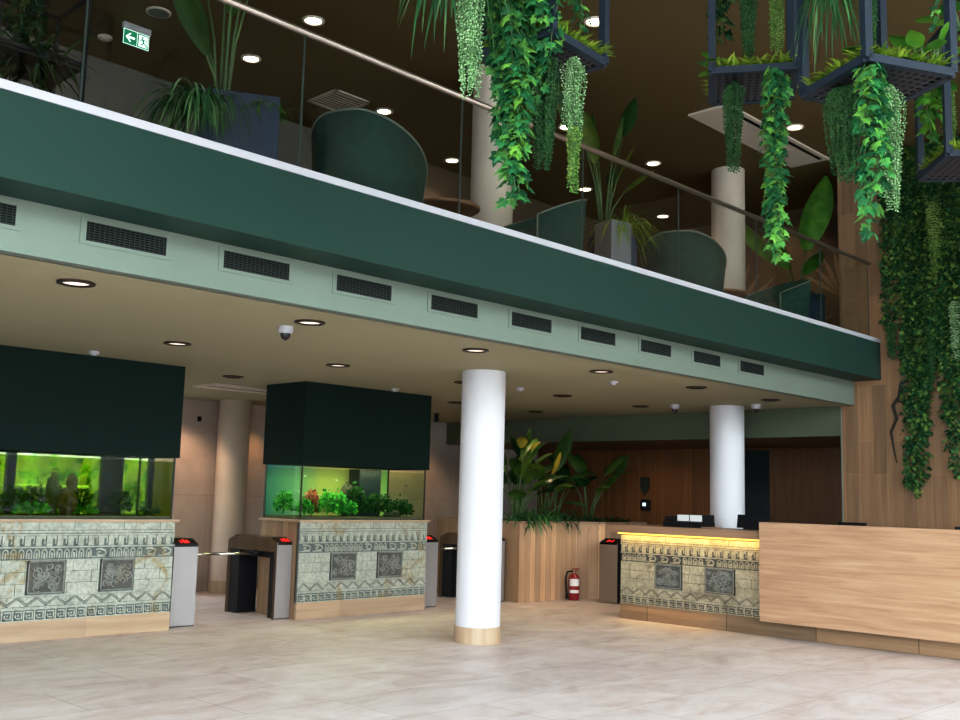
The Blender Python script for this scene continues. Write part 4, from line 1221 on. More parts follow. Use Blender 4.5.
def ivy_plant(name, label, top, length, width, mat, seed, strands=5, leaf=(0.05, 0.08), density=70, taper=0.6, group=None, simple=False, flat_axis=None, cat='hanging plant', drift=(0, 0)):
    rnd = random.Random(seed)
    top = Vector(top)
    t = thing(name, label, cat, top, group)
    st, lf = MB(), MB()
    for k in range(strands):
        a = rnd.uniform(0, 2 * PI)
        rr = width * 0.5 * math.sqrt(rnd.random())
        off = Vector((rr * math.cos(a), rr * math.sin(a), 0))
        if flat_axis is not None:
            off = Vector(flat_axis) * rnd.uniform(-width / 2, width / 2)
        L = length * (1.0 if k == 0 else rnd.uniform(0.45, 1.0))
        n = max(4, int(L / 0.06))
        p = top + off * 0.5
        pts = [p.copy()]
        dirv = Vector((off.x * 0.8, off.y * 0.8, -0.35))
        for i in range(n):
            f = (i + 1) / n
            tgt = Vector((off.x * (1 - taper * f) + drift[0] * f, off.y * (1 - taper * f) + drift[1] * f, -L * f))
            p = top + tgt + Vector((rnd.uniform(-1, 1), rnd.uniform(-1, 1), 0)) * 0.016
            pts.append(p)
        st.tube([tuple(q) for q in pts], 0.0035, 4)
        m = int(L * density)
        for j in range(m):
            f = rnd.random()
            i = min(int(f * n), n - 1)
            q = pts[i].lerp(pts[i + 1], f * n - i)
            a = rnd.uniform(0, 2 * PI)
            out = Vector((math.cos(a), math.sin(a), 0))
            d = (out * rnd.uniform(0.3, 1.0) + Vector((0, 0, -rnd.uniform(0.35, 1.1)))).normalized()
            nr = (out * 0.8 + Vector((0, 0, 0.55)) + v_rand(rnd, 0.75)).normalized()
            ivy_leaf(lf, q + out * rnd.uniform(0.005, 0.06), d, nr, rnd.uniform(leaf[0] * 0.8, leaf[1] * 1.1), simple)
    st.build('stems', 'stem', t)
    lf.build('leaves', mat, t)
    return t

def bead_plant(name, label, top, length, width, mat, seed, strands=26, step=0.016, bead=(0.016, 0.006), group=None, flare=1.0):
    """string-of-beads: many hanging strands set with small fat leaflets"""
    rnd = random.Random(seed)
    top = Vector(top)
    t = thing(name, label, 'hanging plant', top, group)
    st, lf = MB(), MB()
    for k in range(strands):
        a = rnd.uniform(0, 2 * PI)
        rr = width * 0.5 * math.sqrt(rnd.random())
        c = Vector((math.cos(a) * rr, math.sin(a) * rr, 0))
        L = length * (rnd.uniform(0.70, 1.0) if rnd.random() < 0.7 else rnd.uniform(0.35, 0.8))
        n = int(L / step)
        ph = rnd.uniform(0, 6)
        pts = []
        for i in range(n + 1):
            f = i / n
            e = min(1.0, f * 6)
            k2 = e * (1 - 0.45 * flare * f)
            p = top + c * k2 + Vector((0.006 * math.sin(ph + f * 9), 0.006 * math.cos(ph * 1.3 + f * 8), -L * f))
            pts.append(p)
        st.tube([tuple(q) for q in pts[::4]], 0.0018, 3)
        for i in range(1, n + 1):
            for sgn in (-1, 1):
                a2 = ph + i * 1.1 + (PI if sgn > 0 else 0)
                o = Vector((math.cos(a2), math.sin(a2), rnd.uniform(-0.5, 0.15)))
                d = o.normalized()
                l, w = bead[0] * rnd.uniform(0.75, 1.25), bead[1]
                s = d.cross(Vector((0, 0, 1))).normalized() * w
                u = s.cross(d).normalized() * w
                p = pts[i]
                mid = p + d * l * 0.55
                lf.add([p, mid + s, mid + u, mid - s, mid - u, p + d * l], [(0, 1, 2), (0, 2, 3), (0, 3, 4), (0, 4, 1), (5, 2, 1), (5, 3, 2), (5, 4, 3), (5, 1, 4)])
    st.build('stems', 'stem', t)
    lf.build('leaves', mat, t)
    return t

def strap(mb, p, d, L, w, droop, seg=6, up=Vector((0, 0, 1))):
    d = d.normalized()
    s = d.cross(up)
    if s.length < 1e-3:
        s = Vector((1, 0, 0))
    s.normalize()
    vs = []
    q = p.copy()
    v = d.copy()
    for i in range(seg + 1):
        f = i / seg
        ww = w * (0.55 + 0.9 * f) if f < 0.4 else w * (0.91) * (1 - ((f - 0.4) / 0.6) ** 1.6)
        vs += [q - s * ww / 2, q + s * ww / 2]
        v = (v + Vector((0, 0, -droop / seg))).normalized()
        q = q + v * (L / seg)
    mb.add(vs, [(2 * i, 2 * i + 1, 2 * i + 3, 2 * i + 2) for i in range(seg)], True)

def strap_plant(name, label, base, n, L, w, mat, seed, droop=2.2, lift=(0.2, 1.0), spread=0.05, cat='potted plant', azim=None, group=None, z_out=None):
    rnd = random.Random(seed)
    base = Vector(base)
    m = MB()
    for i in range(n):
        a = rnd.uniform(0, 2 * PI) if azim is None else rnd.uniform(*azim)
        d = Vector((math.cos(a), math.sin(a), rnd.uniform(*lift)))
        p = base + Vector((rnd.uniform(-spread, spread), rnd.uniform(-spread, spread), 0))
        strap(m, p, d, L * rnd.uniform(0.55, 1.1), w * rnd.uniform(0.7, 1.2), droop * rnd.uniform(0.6, 1.3))
    o = m.build(name, mat, None, loc=base)
    return tag(o, label, cat, group)

def paddle(mb, stem, p0, a, height, lean, L, W, curl=0.7, seg=9, twist=0.0):
    """paddle leaf on a petiole. a = azimuth, lean = horizontal reach of petiole"""
    h = Vector((math.cos(a), math.sin(a), 0))
    p1 = p0 + h * lean * 0.35 + Vector((0, 0, height * 0.55))
    p2 = p0 + h * lean + Vector((0, 0, height))
    stem.tube([tuple(p0), tuple(p1), tuple(p2)], [0.016, 0.011, 0.007], 6)
    d = (p2 - p1).normalized()
    s = Vector((-math.sin(a + twist), math.cos(a + twist), 0))
    q = p2.copy()
    rows = []
    for i in range(seg + 1):
        f = i / seg
        w = W * 0.58 * (math.sin(PI * min(1, f * 0.93 + 0.05)) ** 0.75)
        n = s.cross(d).normalized()
        rows.append([q - s * w + n * w * 0.35, q - s * w * 0.5 + n * w * 0.10, q.copy(), q + s * w * 0.5 + n * w * 0.10, q + s * w + n * w * 0.35])
        d = (d + (h * 0.55 - Vector((0, 0, 1))) * curl * 1.3 / seg).normalized()
        q = q + d * L / seg
    vs = [v for r in rows for v in r]
    fs = []
    for i in range(seg):
        for k in range(4):
            fs.append((5 * i + k, 5 * i + k + 1, 5 * i + 6 + k, 5 * i + 5 + k))
    mb.add(vs, fs, True)

def paddle_plant(name, label, base, leaves, mat, cat='potted plant', group=None, extra=None):
    base = Vector(base)
    t = thing(name, label, cat, base, group)
    st, lf = MB(), MB()
    for (a, hgt, lean, L, W, curl, tw) in leaves:
        paddle(lf, st, base + Vector((0.04 * math.cos(a), 0.04 * math.sin(a), 0)), a, hgt, lean, L, W, curl, 9, tw)
    st.build('stalks', 'stem', t)
    lf.build('leaves', mat, t)
    if extra:
        yl = MB()
        st2 = MB()
        for (a, hgt, lean, L, W, curl, tw) in extra:
            paddle(yl, st2, base, a, hgt, lean, L, W, curl, 9, tw)
        tag(yl.build('yellow_leaf', 'yellowleaf', t), 'yellowing leaf')
        st2.build('stalks', 'stem', t)
    return t

# ------------------------------------------------------------------ hanging cage planters
def cage(A, z, ang, label, size=0.55, h=0.95, seed=0, grass=170):
    A = Vector((A[0], A[1], z))
    e1 = Vector((math.cos(ang), math.sin(ang), 0))
    e2 = Vector((-math.sin(ang), math.cos(ang), 0))
    Z = Vector((0, 0, 1))
    c = A + (e1 + e2) * size / 2
    t = thing('hanging_planter', label, 'hanging planter', c, 'cage planters hanging over the hall')
    def P(u, v, w):
        return A + e1 * (u * size) + e2 * (v * size) + Z * w
    w = 0.046
    cor = [(0, 0), (1, 0), (1, 1), (0, 1)]
    f = MB()
    for u, v in cor:
        f.bar_frame(P(u, v, w / 2), P(u, v, h), e1 * w / 2, e2 * w / 2)
    for zz in (w / 2, h):
        for (a, b), sd in zip(zip(cor, cor[1:] + cor[:1]), (e2, e1, e2, e1)):
            f.bar_frame(P(*a, zz), P(*b, zz), sd * w / 2, Z * w / 2)
    f.build('cage_frame', 'frame', t)
    # perforated bottom
    b = MB()
    n = 10
    m0 = 0.04
    cs = (1 - 2 * m0) / n
    zb = 0.004
    for i in range(n):
        for j in range(n):
            u0, v0 = m0 + i * cs, m0 + j * cs
            cc = [(u0, v0), (u0 + cs, v0), (u0 + cs, v0 + cs), (u0, v0 + cs)]
            sq = [cc[0], ((cc[0][0] + cc[1][0]) / 2, cc[0][1]), cc[1], (cc[1][0], (cc[1][1] + cc[2][1]) / 2), cc[2], ((cc[2][0] + cc[3][0]) / 2, cc[2][1]), cc[3], (cc[3][0], (cc[3][1] + cc[0][1]) / 2)]
            mu, mv = u0 + cs / 2, v0 + cs / 2
            rr = cs * 0.33
            ins = []
            for q in range(8):
                a = math.radians(225 + 45 * q)
                ins.append((mu + rr * math.cos(a), mv + rr * math.sin(a)))
            vs = [P(u, v, zb) for u, v in sq] + [P(u, v, zb) for u, v in ins]
            b.add(vs, [(q, (q + 1) % 8, 8 + (q + 1) % 8, 8 + q) for q in range(8)])
    for (u0, u1, v0, v1) in ((0, 1, 0, m0), (0, 1, 1 - m0, 1), (0, m0, m0, 1 - m0), (1 - m0, 1, m0, 1 - m0)):
        b.add([P(u0, v0, zb), P(u1, v0, zb), P(u1, v1, zb), P(u0, v1, zb)], [(0, 1, 2, 3)])
    b.build('perforated_base', 'traymetal', t)
    s = MB()
    vs = [P(u, v, 0.03) for u, v in ((0.03, 0.03), (0.97, 0.03), (0.97, 0.97), (0.03, 0.97))] + [P(u, v, 0.055) for u, v in ((0.03, 0.03), (0.97, 0.03), (0.97, 0.97), (0.03, 0.97))]
    s.add(vs, [(0, 3, 2, 1), (4, 5, 6, 7), (0, 1, 5, 4), (1, 2, 6, 5), (2, 3, 7, 6), (3, 0, 4, 7)])
    s.build('soil', 'soil', t)
    hk = MB()
    top = c + Z * (h + 0.42)
    for u, v in cor:
        hk.tube([tuple(P(u, v, h)), tuple(top)], 0.010, 6)
    hk.build('hanger_rods', 'frame', t)
    MB().tube([tuple(top), (top.x, top.y, ZT)], 0.006, 6).build('cable', 'frame', t)
    # short grass cushion, a thing of its own
    rnd = random.Random(seed)
    g = MB()
    for i in range(int(grass * 14)):
        u, v = rnd.uniform(0.02, 0.98), rnd.uniform(0.02, 0.98)
        a = rnd.uniform(0, 2 * PI)
        L = rnd.uniform(0.06, 0.13)
        p = P(u, v, 0.052)
        d = Vector((math.cos(a) * 0.7, math.sin(a) * 0.7, rnd.uniform(0.5, 1.4)))
        strap(g, p, d, L, rnd.uniform(0.016, 0.026), 1.0, 3)
    o = g.build('tray_grass', 'grass', None, loc=tuple(c))
    tag(o, 'short yellow-green grass filling the tray of the ' + label.split(',')[0], 'grass', None, 'stuff')
    return P
r_ = math.radians
P1 = cage((4.20, 3.60), 4.15, r_(4), 'hanging cage planter in the top centre, ivy spilling from its tray', 0.52, 0.95, 1)
P2 = cage((5.75, 3.53), 4.40, r_(-58), 'hanging cage planter third from the right, long ivy string below', 0.54, 0.95, 2)
P3 = cage((5.32, 2.30), 4.00, r_(-28), 'large hanging cage planter with pale strings beneath, nearest at upper right', 0.57, 0.98, 3)
P4 = cage((7.19, 2.55), 4.00, r_(-50), 'hanging cage planter at the right edge before the green wall', 0.55, 0.93, 4)
P5 = cage((3.22, 3.62), 4.52, r_(4), 'hanging cage planter above the spiky hanging plant', 0.52, 0.95, 5)

# plants hanging on the cages
strap_plant('spiky_hanging_plant', 'spiky strap-leaved plant hanging left of the pale beaded plant at top', (3.60, 3.78, 4.50), 80, 0.62, 0.020, 'spider', 61, droop=2.2, lift=(-0.6, 0.5), spread=0.10, cat='hanging plant')
strap_plant('spiky_hanging_plant', 'strap-leaved plant hanging inside the large upper right planter', (5.55, 2.62, 4.66), 60, 0.55, 0.015, 'spider', 62, droop=3.0, lift=(-0.6, 0.2), spread=0.05, cat='hanging plant')
bead_plant('beaded_trailing_plant', 'pale beaded plant trailing left of the ivy at top centre', (3.66, 3.70, 4.56), 0.90, 0.17, 'pearl', 71, 44)
bead_plant('beaded_trailing_plant', 'dark green beaded plant trailing right of the long ivy at top centre', (4.38, 3.80, 4.17), 0.72, 0.22, 'pearldark', 72, 56)
bead_plant('beaded_trailing_plant', 'pale beaded plant trailing under the top centre planter above the handrail', (4.47, 3.66, 4.14), 0.52, 0.13, 'pearl', 73, 30, flare=0.3)
bead_plant('beaded_trailing_plant', 'yellow-green beaded plant forming the tip below the pale one over the handrail', (4.46, 3.65, 3.72), 0.40, 0.10, 'pearlmix', 74, 22)
bead_plant('beaded_trailing_plant', 'dark beaded plant hanging inside the planter third from the right', (5.98, 3.40, 5.30), 0.78, 0.16, 'pearldark', 75, 40)
bead_plant('beaded_trailing_plant', 'mid-green beaded plant inside the right half of the planter third from the right', (6.08, 3.24, 5.30), 0.74, 0.13, 'pearlmix', 76, 26)
bead_plant('beaded_trailing_plant', 'dark beaded plant under the planter third from the right, above the cream column', (5.97, 3.50, 4.42), 0.64, 0.15, 'pearldark', 77, 36)
bead_plant('beaded_trailing_plant', 'variegated beaded plant twined with the long ivy string', (5.99, 3.22, 4.42), 1.10, 0.13, 'pearlmix', 78, 22)
bead_plant('beaded_trailing_plant', 'dark beaded plant hanging inside the large upper right planter', (5.60, 2.40, 4.92), 0.76, 0.13, 'pearldark', 79, 34)
bead_plant('beaded_trailing_plant', 'dark beaded plant under the left of the large upper right planter', (5.57, 2.55, 4.01), 0.58, 0.27, 'pearldark', 80, 64)
bead_plant('beaded_trailing_plant', 'pale beaded plant under the right of the large upper right planter', (5.66, 2.32, 3.99), 0.74, 0.19, 'pearl', 81, 50)
bead_plant('beaded_trailing_plant', 'yellow-green beaded plant hanging inside the right edge planter', (7.42, 2.62, 4.62), 0.56, 0.12, 'pearlmix', 82, 20)
ivy_plant('trailing_ivy', 'long broad ivy trailing at top centre down across the handrail', (4.08, 3.78, 4.70), 1.50, 0.34, 'ivy', 91, 11, (0.05, 0.085), 85, 0.55)
ivy_plant('trailing_ivy', 'bushy ivy at top centre beside the planter frame', (4.16, 3.70, 4.62), 0.85, 0.36, 'ivy', 92, 9, (0.05, 0.08), 80, 0.3)
ivy_plant('trailing_ivy', 'short ivy sprig hanging inside the top centre planter', (4.60, 3.76, 4.80), 0.46, 0.10, 'ivy', 93, 3, (0.04, 0.06), 70, 0.3)
ivy_plant('trailing_ivy', 'dark ivy hanging inside the left of the planter third from the right', (5.92, 3.56, 5.30), 0.62, 0.15, 'ivydark', 94, 4, (0.05, 0.07), 70, 0.3)
ivy_plant('trailing_ivy', 'longest ivy string hanging below the planter third from the right to the railing', (5.97, 3.22, 4.44), 1.28, 0.13, 'ivy', 95, 6, (0.045, 0.07), 85, 0.4)
ivy_plant('trailing_ivy', 'bright ivy under the middle of the large upper right planter before the wood wall', (5.40, 2.30, 4.06), 1.02, 0.11, 'ivy', 96, 5, (0.045, 0.08), 80, 0.2)
ivy_plant('trailing_ivy', 'short ivy hanging inside the far side of the large upper right planter', (5.95, 2.12, 4.9), 0.5, 0.12, 'ivy', 97, 3, (0.04, 0.06), 60, 0.3)
ivy_plant('trailing_ivy', 'large-leaved ivy inside the right edge planter', (7.30, 2.66, 4.72), 0.52, 0.14, 'broad', 98, 3, (0.08, 0.12), 40, 0.3)
def arum(name, label, base, n, L, mat, seed, hmin=0.05, hmax=0.2):
    rnd = random.Random(seed)
    lv = []
    for i in range(n):
        lv.append((rnd.uniform(0, 2 * PI), rnd.uniform(hmin, hmax), rnd.uniform(0.02, 0.10), L * rnd.uniform(0.8, 1.2), L * rnd.uniform(0.5, 0.7), rnd.uniform(0.5, 1.0), rnd.uniform(-0.4, 0.4)))
    return paddle_plant(name, label, base, lv, mat, 'leafy plant')
arum('leafy_plant', 'broad-leaved plant at the right corner of the large upper right planter', (5.80, 2.14, 4.05), 12, 0.15, 'broad', 101)
arum('leafy_plant', 'small broad-leaved plant at the left of the tray, planter third from the right', (5.86, 3.52, 4.45), 6, 0.10, 'broad', 102, 0.03, 0.1)
arum('leafy_plant', 'small broad-leaved plant at the near corner of the large upper right planter', (5.50, 2.30, 4.05), 6, 0.13, 'broad', 103, 0.02, 0.08)
arum('leafy_plant', 'broad-leaved plant on top of the right edge planter', (7.28, 2.48, 4.93), 12, 0.16, 'broad', 104, 0.02, 0.12)

# ------------------------------------------------------------------ green wall
ivy_defs = [
    (5.80, 6.60, 2.55, 0.30, 'ivywall', 'climbing vine at the left edge of the green wall'),
    (5.58, 6.60, 4.85, 0.28, 'ivywall', 'longest climbing vine of the green wall, reaching down beside the reception panel'),
    (5.36, 6.60, 3.05, 0.28, 'ivywall', 'climbing vine of the green wall right of the longest one, ending at the bare patch'),
    (5.27, 4.50, 1.05, 0.16, 'ivywall', 'short dark vine just above the bare patch of the green wall'),
    (5.13, 6.60, 4.5, 0.17, 'ivywall', 'long climbing vine of the green wall near the right photo edge'),
    (4.95, 6.60, 4.62, 0.26, 'ivywall', 'long climbing vine cut by the right photo edge'),
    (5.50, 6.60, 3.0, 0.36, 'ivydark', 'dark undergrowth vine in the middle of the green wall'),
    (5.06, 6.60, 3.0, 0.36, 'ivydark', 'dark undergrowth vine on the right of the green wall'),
    (5.44, 3.9, 1.45, 0.17, 'ivywall', 'lower vine cluster hanging beside the twisted bare stem'),
    (4.72, 6.60, 4.2, 0.30, 'ivywall', 'outermost right vine of the green wall'),
]
for i, (y, z, L, w, mt, lb) in enumerate(ivy_defs):
    ivy_plant('climbing_vine', lb, (XW - 0.09, y, z), L, w, mt, 120 + i, 10, (0.045, 0.08), 125 if mt == 'ivywall' else 90, 0.1, 'vines of the green wall', True, (0, 1, 0), 'climbing plant')
for i, (y, z, L, w, mt, lb) in enumerate(((5.22, 5.75, 1.1, 0.24, 'pearlmix', 'olive beaded tuft on the green wall below the right edge planter'),
                                          (4.98, 4.35, 0.8, 0.18, 'pearl', 'pale grey-green tuft on the green wall at the right photo edge'),
                                          (5.32, 3.95, 0.7, 0.16, 'pearldark', 'blue-green beaded tuft above the bare patch of the green wall'),
                                          (5.84, 4.15, 0.55, 0.14, 'pearldark', 'grey-green beaded tuft at the left edge of the green wall beside the fascia'))):
    bead_plant('beaded_wall_plant', lb, (XW - 0.16, y, z), L, w, mt, 140 + i, 24, 0.035, (0.035, 0.010))
tw = MB()
tw.tube([(XW - 0.03, 5.62, 3.36), (XW - 0.06, 5.76, 3.28), (XW - 0.04, 5.80, 3.10), (XW - 0.06, 5.88, 2.98), (XW - 0.04, 5.84, 2.80), (XW - 0.05, 5.92, 2.62), (XW - 0.03, 5.90, 2.42), (XW - 0.03, 5.86, 2.2)], [0.026, 0.026, 0.024, 0.024, 0.02, 0.018, 0.012, 0.005], 7)
tw.tube([(XW - 0.04, 5.82, 3.05), (XW - 0.05, 5.72, 3.0), (XW - 0.03, 5.65, 3.1)], [0.013, 0.011, 0.006], 6)
o = tw.build('bare_vine_stem', 'vinestem', None, loc=(XW - 0.03, 5.6, 3.2))
tag(o, 'bare dark twisted stem on the wood wall left of the green wall', 'vine stem')
tw = MB()
tw.tube([(XW - 0.04, 5.80, 4.3), (XW - 0.05, 5.90, 4.05), (XW - 0.04, 5.86, 3.80), (XW - 0.04, 5.94, 3.66), (XW - 0.03, 5.78, 3.64)], [0.014, 0.013, 0.011, 0.009, 0.005], 6)
o = tw.build('bare_vine_stem', 'vinestem', None, loc=(XW - 0.03, 5.86, 3.9))
tag(o, 'thin bare stem loop beside the end of the dark green fascia', 'vine stem')

# ------------------------------------------------------------------ balcony plants
def rect_pot(cx, cy, w, d, h, rz, label, mat='pot', front=None):
    t = thing('planter_box', label, 'planter', (cx, cy, ZU), 'planter boxes on the balcony')
    c, s = math.cos(rz), math.sin(rz)
    def Q(u, v, z):
        return (cx + u * c - v * s, cy + u * s + v * c, ZU + z)
    def bx(u0, u1, v0, v1, z0, z1):
        vs = [Q(u, v, z) for z in (z0, z1) for (u, v) in ((u0, v0), (u1, v0), (u1, v1), (u0, v1))]
        return MB().add(vs, [(0, 3, 2, 1), (4, 5, 6, 7), (0, 1, 5, 4), (1, 2, 6, 5), (2, 3, 7, 6), (3, 0, 4, 7)])
    hw, hd, k = w / 2, d / 2, 0.025
    b = MB()
    for a in ((-hw, hw, -hd, -hd + k), (-hw, hw, hd - k, hd), (-hw, -hw + k, -hd + k, hd - k), (hw - k, hw, -hd + k, hd - k)):
        q = bx(*a, 0, h)
        b.add(q.v, q.f)
    b.build('box', mat, t, 0.004)
    bx(-hw + k, hw - k, -hd + k, hd - k, 0.02, h - 0.05).build('soil', 'soil', t)
    return t
rect_pot(4.33, 6.98, 0.62, 0.40, 0.77, r_(-29), 'blue-grey planter box under the tall broad-leaved plant at upper left')
rect_pot(9.45, 7.12, 0.30, 0.30, 0.86, r_(-12), 'pale grey planter box between the second and third armchairs', 'potlight')
rect_pot(9.95, 7.5, 0.42, 0.42, 0.86, r_(-12), 'blue-grey planter box behind the grassy plant, mid balcony')
rect_pot(14.15, 7.2, 0.55, 0.45, 0.78, r_(-10), 'blue-grey planter box at the right end of the balcony')
ZP = ZU + 0.72
t = thing('reflection_stand', 'added dark stand with foliage in place of the cages mirrored in the glass, far left', 'plant stand', (2.75, 7.2, ZU))  # stands in for a reflection of the hanging cages in the railing glass
m = MB()
for ux in (2.45, 3.05):
    for uy in (6.95, 7.45):
        m.box(ux - 0.015, ux + 0.015, uy - 0.015, uy + 0.015, ZU, ZU + 1.15)
for zz in (0.15, 0.62, 1.13):
    m.box(2.45, 3.05, 6.94, 6.96, ZU + zz, ZU + zz + 0.03).box(2.45, 3.05, 7.44, 7.46, ZU + zz, ZU + zz + 0.03)
    m.box(2.44, 2.46, 6.95, 7.45, ZU + zz, ZU + zz + 0.03).box(3.04, 3.06, 6.95, 7.45, ZU + zz, ZU + zz + 0.03)
m.build('stand_frame', 'black', t)
MB().box(2.46, 3.04, 6.96, 7.44, ZU + 0.60, ZU + 0.62).build('shelf', 'black', t)
strap_plant('reflection_fern', 'dark fern added to the mirrored-cage stand-in at the far left', (2.75, 7.2, ZU + 0.63), 150, 0.45, 0.035, 'broaddark', 211, 2.2, (0.2, 2.0), 0.18)
ivy_plant('trailing_ivy', 'dark brownish ivy added inside the mirrored-cage stand-in at the far left', (2.72, 7.15, ZU + 1.45), 0.85, 0.40, 'broaddark', 212, 8, (0.06, 0.10), 60, 0.2)
paddle_plant('tall_paddle_plant', 'tall broad-leaved plant with bundled stalks in the upper left planter box', (4.20, 7.02, ZP),
             [(0.6, 0.80, 0.06, 0.9, 0.22, 0.35, 0.9), (2.2, 0.95, 0.14, 0.8, 0.22, 0.5, 0.3), (3.6, 0.30, 0.20, 0.6, 0.16, 0.2, 0.6), (-0.6, 0.9, 0.12, 0.9, 0.24, 0.4, 0.2), (4.6, 1.05, 0.06, 0.7, 0.2, 0.4, -0.6), (1.3, 0.95, 0.03, 0.8, 0.2, 0.2, 0.1), (3.2, 0.45, 0.12, 0.5, 0.15, 0.3, 0.4), (5.6, 1.0, 0.08, 0.9, 0.2, 0.5, 0.2)], 'paddle')
strap_plant('drooping_fern', 'drooping fern spilling over the left side of the upper left planter box', (4.00, 7.00, ZP - 0.02), 240, 0.56, 0.022, 'spider', 201, 3.2, (0.1, 1.0), 0.15, azim=(1.6, 5.4))
strap_plant('low_fern', 'low fern fringe along the right side of the upper left planter box', (4.48, 6.86, ZP - 0.02), 170, 0.26, 0.016, 'broad', 202, 2.0, (0.3, 1.0), 0.14)
strap_plant('drooping_grass', 'grassy plant drooping over the pale planter box, mid balcony', (9.58, 7.08, ZU + 0.84), 120, 0.62, 0.016, 'grass', 203, 2.4, (0.4, 1.6), 0.08)
strap_plant('low_fern', 'small bushy fern in the blue-grey planter box, mid balcony', (9.95, 7.45, ZU + 0.84), 80, 0.26, 0.02, 'spider', 204, 2.0, (0.2, 1.0), 0.14)
paddle_plant('tall_paddle_plant', 'thin-stalked tall plant in the pale planter box, mid balcony', (9.38, 7.2, ZU + 0.8),
             [(2.6, 0.95, 0.20, 0.85, 0.26, 0.25, 0.9), (2.0, 0.85, 0.10, 0.75, 0.24, 0.30, 0.5), (-0.3, 1.15, 0.22, 0.55, 0.17, 0.10, 0.9), (0.4, 0.60, 0.25, 0.5, 0.15, 0.3, 0.4), (3.4, 0.7, 0.22, 0.6, 0.16, 0.2, 0.3), (-0.6, 0.45, 0.2, 0.5, 0.16, 0.4, 0.5), (1.2, 0.9, 0.1, 0.6, 0.16, 0.1, 0.5), (4.5, 0.8, 0.1, 0.5, 0.14, 0.3, 0.5), (5.2, 0.6, 0.12, 0.4, 0.12, 0.3, 0.5)], 'paddledark')
paddle_plant('tall_paddle_plant', 'bright green banana plant in the planter at the right end of the balcony', (14.12, 7.25, ZU + 0.72),
             [(-0.7, 0.75, 0.12, 1.2, 0.40, 0.08, 0.9), (2.0, 0.55, 0.25, 0.95, 0.30, 0.12, 0.8), (4.0, 0.3, 0.25, 0.7, 0.26, 0.5, 0.4), (0.8, 0.5, 0.2, 0.9, 0.3, 0.3, 0.7), (3.1, 0.4, 0.2, 0.6, 0.2, 0.4, 0.2)], 'broad')
strap_plant('low_fern', 'dark fern at the foot of the banana plant, right end of the balcony', (14.0, 7.1, ZU + 0.74), 90, 0.30, 0.03, 'ivydark', 205, 2.0, (0.2, 1.0), 0.16)

# ------------------------------------------------------------------ plants in the wooden planter
ZQ = 1.206
paddle_plant('paddle_plant', 'tall paddle-leaved plant next to the hall column with yellowing upper leaves', (12.65, 11.35, ZQ),
             [(3.7, 0.75, 0.18, 0.52, 0.24, 0.9, 0.6), (4.3, 0.60, 0.16, 0.55, 0.22, 0.9, 0.2), (5.2, 0.55, 0.25, 0.6, 0.22, 0.8, 0.4), (2.6, 0.9, 0.2, 0.6, 0.26, 0.5, 0.5), (0.3, 0.95, 0.2, 0.6, 0.26, 0.6, 0.7), (1.4, 0.8, 0.3, 0.6, 0.24, 0.5, 0.3), (4.8, 0.95, 0.12, 0.5, 0.2, 0.9, 0.5), (3.0, 0.5, 0.3, 0.5, 0.2, 0.9, 0.2)], 'paddle', 'large planted plant', None,
             [(3.9, 1.18, 0.14, 0.34, 0.18, 1.1, 0.5), (4.9, 1.12, 0.16, 0.30, 0.14, 1.0, 0.2)])
paddle_plant('paddle_plant', 'paddle-leaved plant in the planter middle with one upright pointed leaf', (13.3, 11.4, ZQ),
             [(-0.3, 0.85, 0.2, 0.75, 0.22, 0.05, 0.9), (4.4, 0.5, 0.3, 0.6, 0.26, 0.9, 0.3), (5.4, 0.65, 0.3, 0.6, 0.26, 0.9, 0.4), (2.5, 0.9, 0.2, 0.6, 0.24, 0.4, 0.6), (3.6, 0.7, 0.25, 0.6, 0.28, 0.8, 0.2), (0.6, 0.6, 0.3, 0.6, 0.24, 0.7, 0.4), (4.9, 0.3, 0.3, 0.5, 0.22, 0.9, 0.3)], 'paddle', 'large planted plant', None,
             [(5.0, 0.78, 0.14, 0.4, 0.16, 0.2, 0.9)])
paddle_plant('paddle_plant', 'broad dark plant at the planter right end with leaves reaching toward the alarm box', (14.05, 11.05, ZQ),
             [(-0.75, 0.55, 0.22, 0.75, 0.22, 0.12, 0.5), (-0.5, 0.80, 0.25, 0.55, 0.26, 0.5, 0.3), (2.4, 0.75, 0.25, 0.6, 0.26, 0.5, 0.4), (3.6, 0.6, 0.3, 0.6, 0.26, 0.9, 0.2), (4.3, 0.5, 0.25, 0.5, 0.25, 1.0, 0.3), (5.2, 0.65, 0.22, 0.55, 0.25, 0.9, 0.3), (1.0, 0.8, 0.2, 0.5, 0.22, 0.5, 0.3), (3.0, 0.8, 0.1, 0.5, 0.24, 0.8, 0.5)], 'paddle', 'large planted plant')
paddle_plant('paddle_plant', 'low broad-leaved plant at the front of the planter beside the hall column', (12.35, 11.15, ZQ),
             [(3.9, 0.35, 0.14, 0.5, 0.26, 0.9, 0.2), (4.9, 0.42, 0.12, 0.52, 0.27, 0.8, 0.5), (5.6, 0.5, 0.2, 0.5, 0.25, 0.7, 0.3), (2.8, 0.6, 0.15, 0.55, 0.26, 0.6, 0.4), (0.4, 0.7, 0.15, 0.55, 0.26, 0.5, 0.6), (4.4, 0.75, 0.08, 0.5, 0.24, 0.7, 0.6)], 'paddle', 'large planted plant')
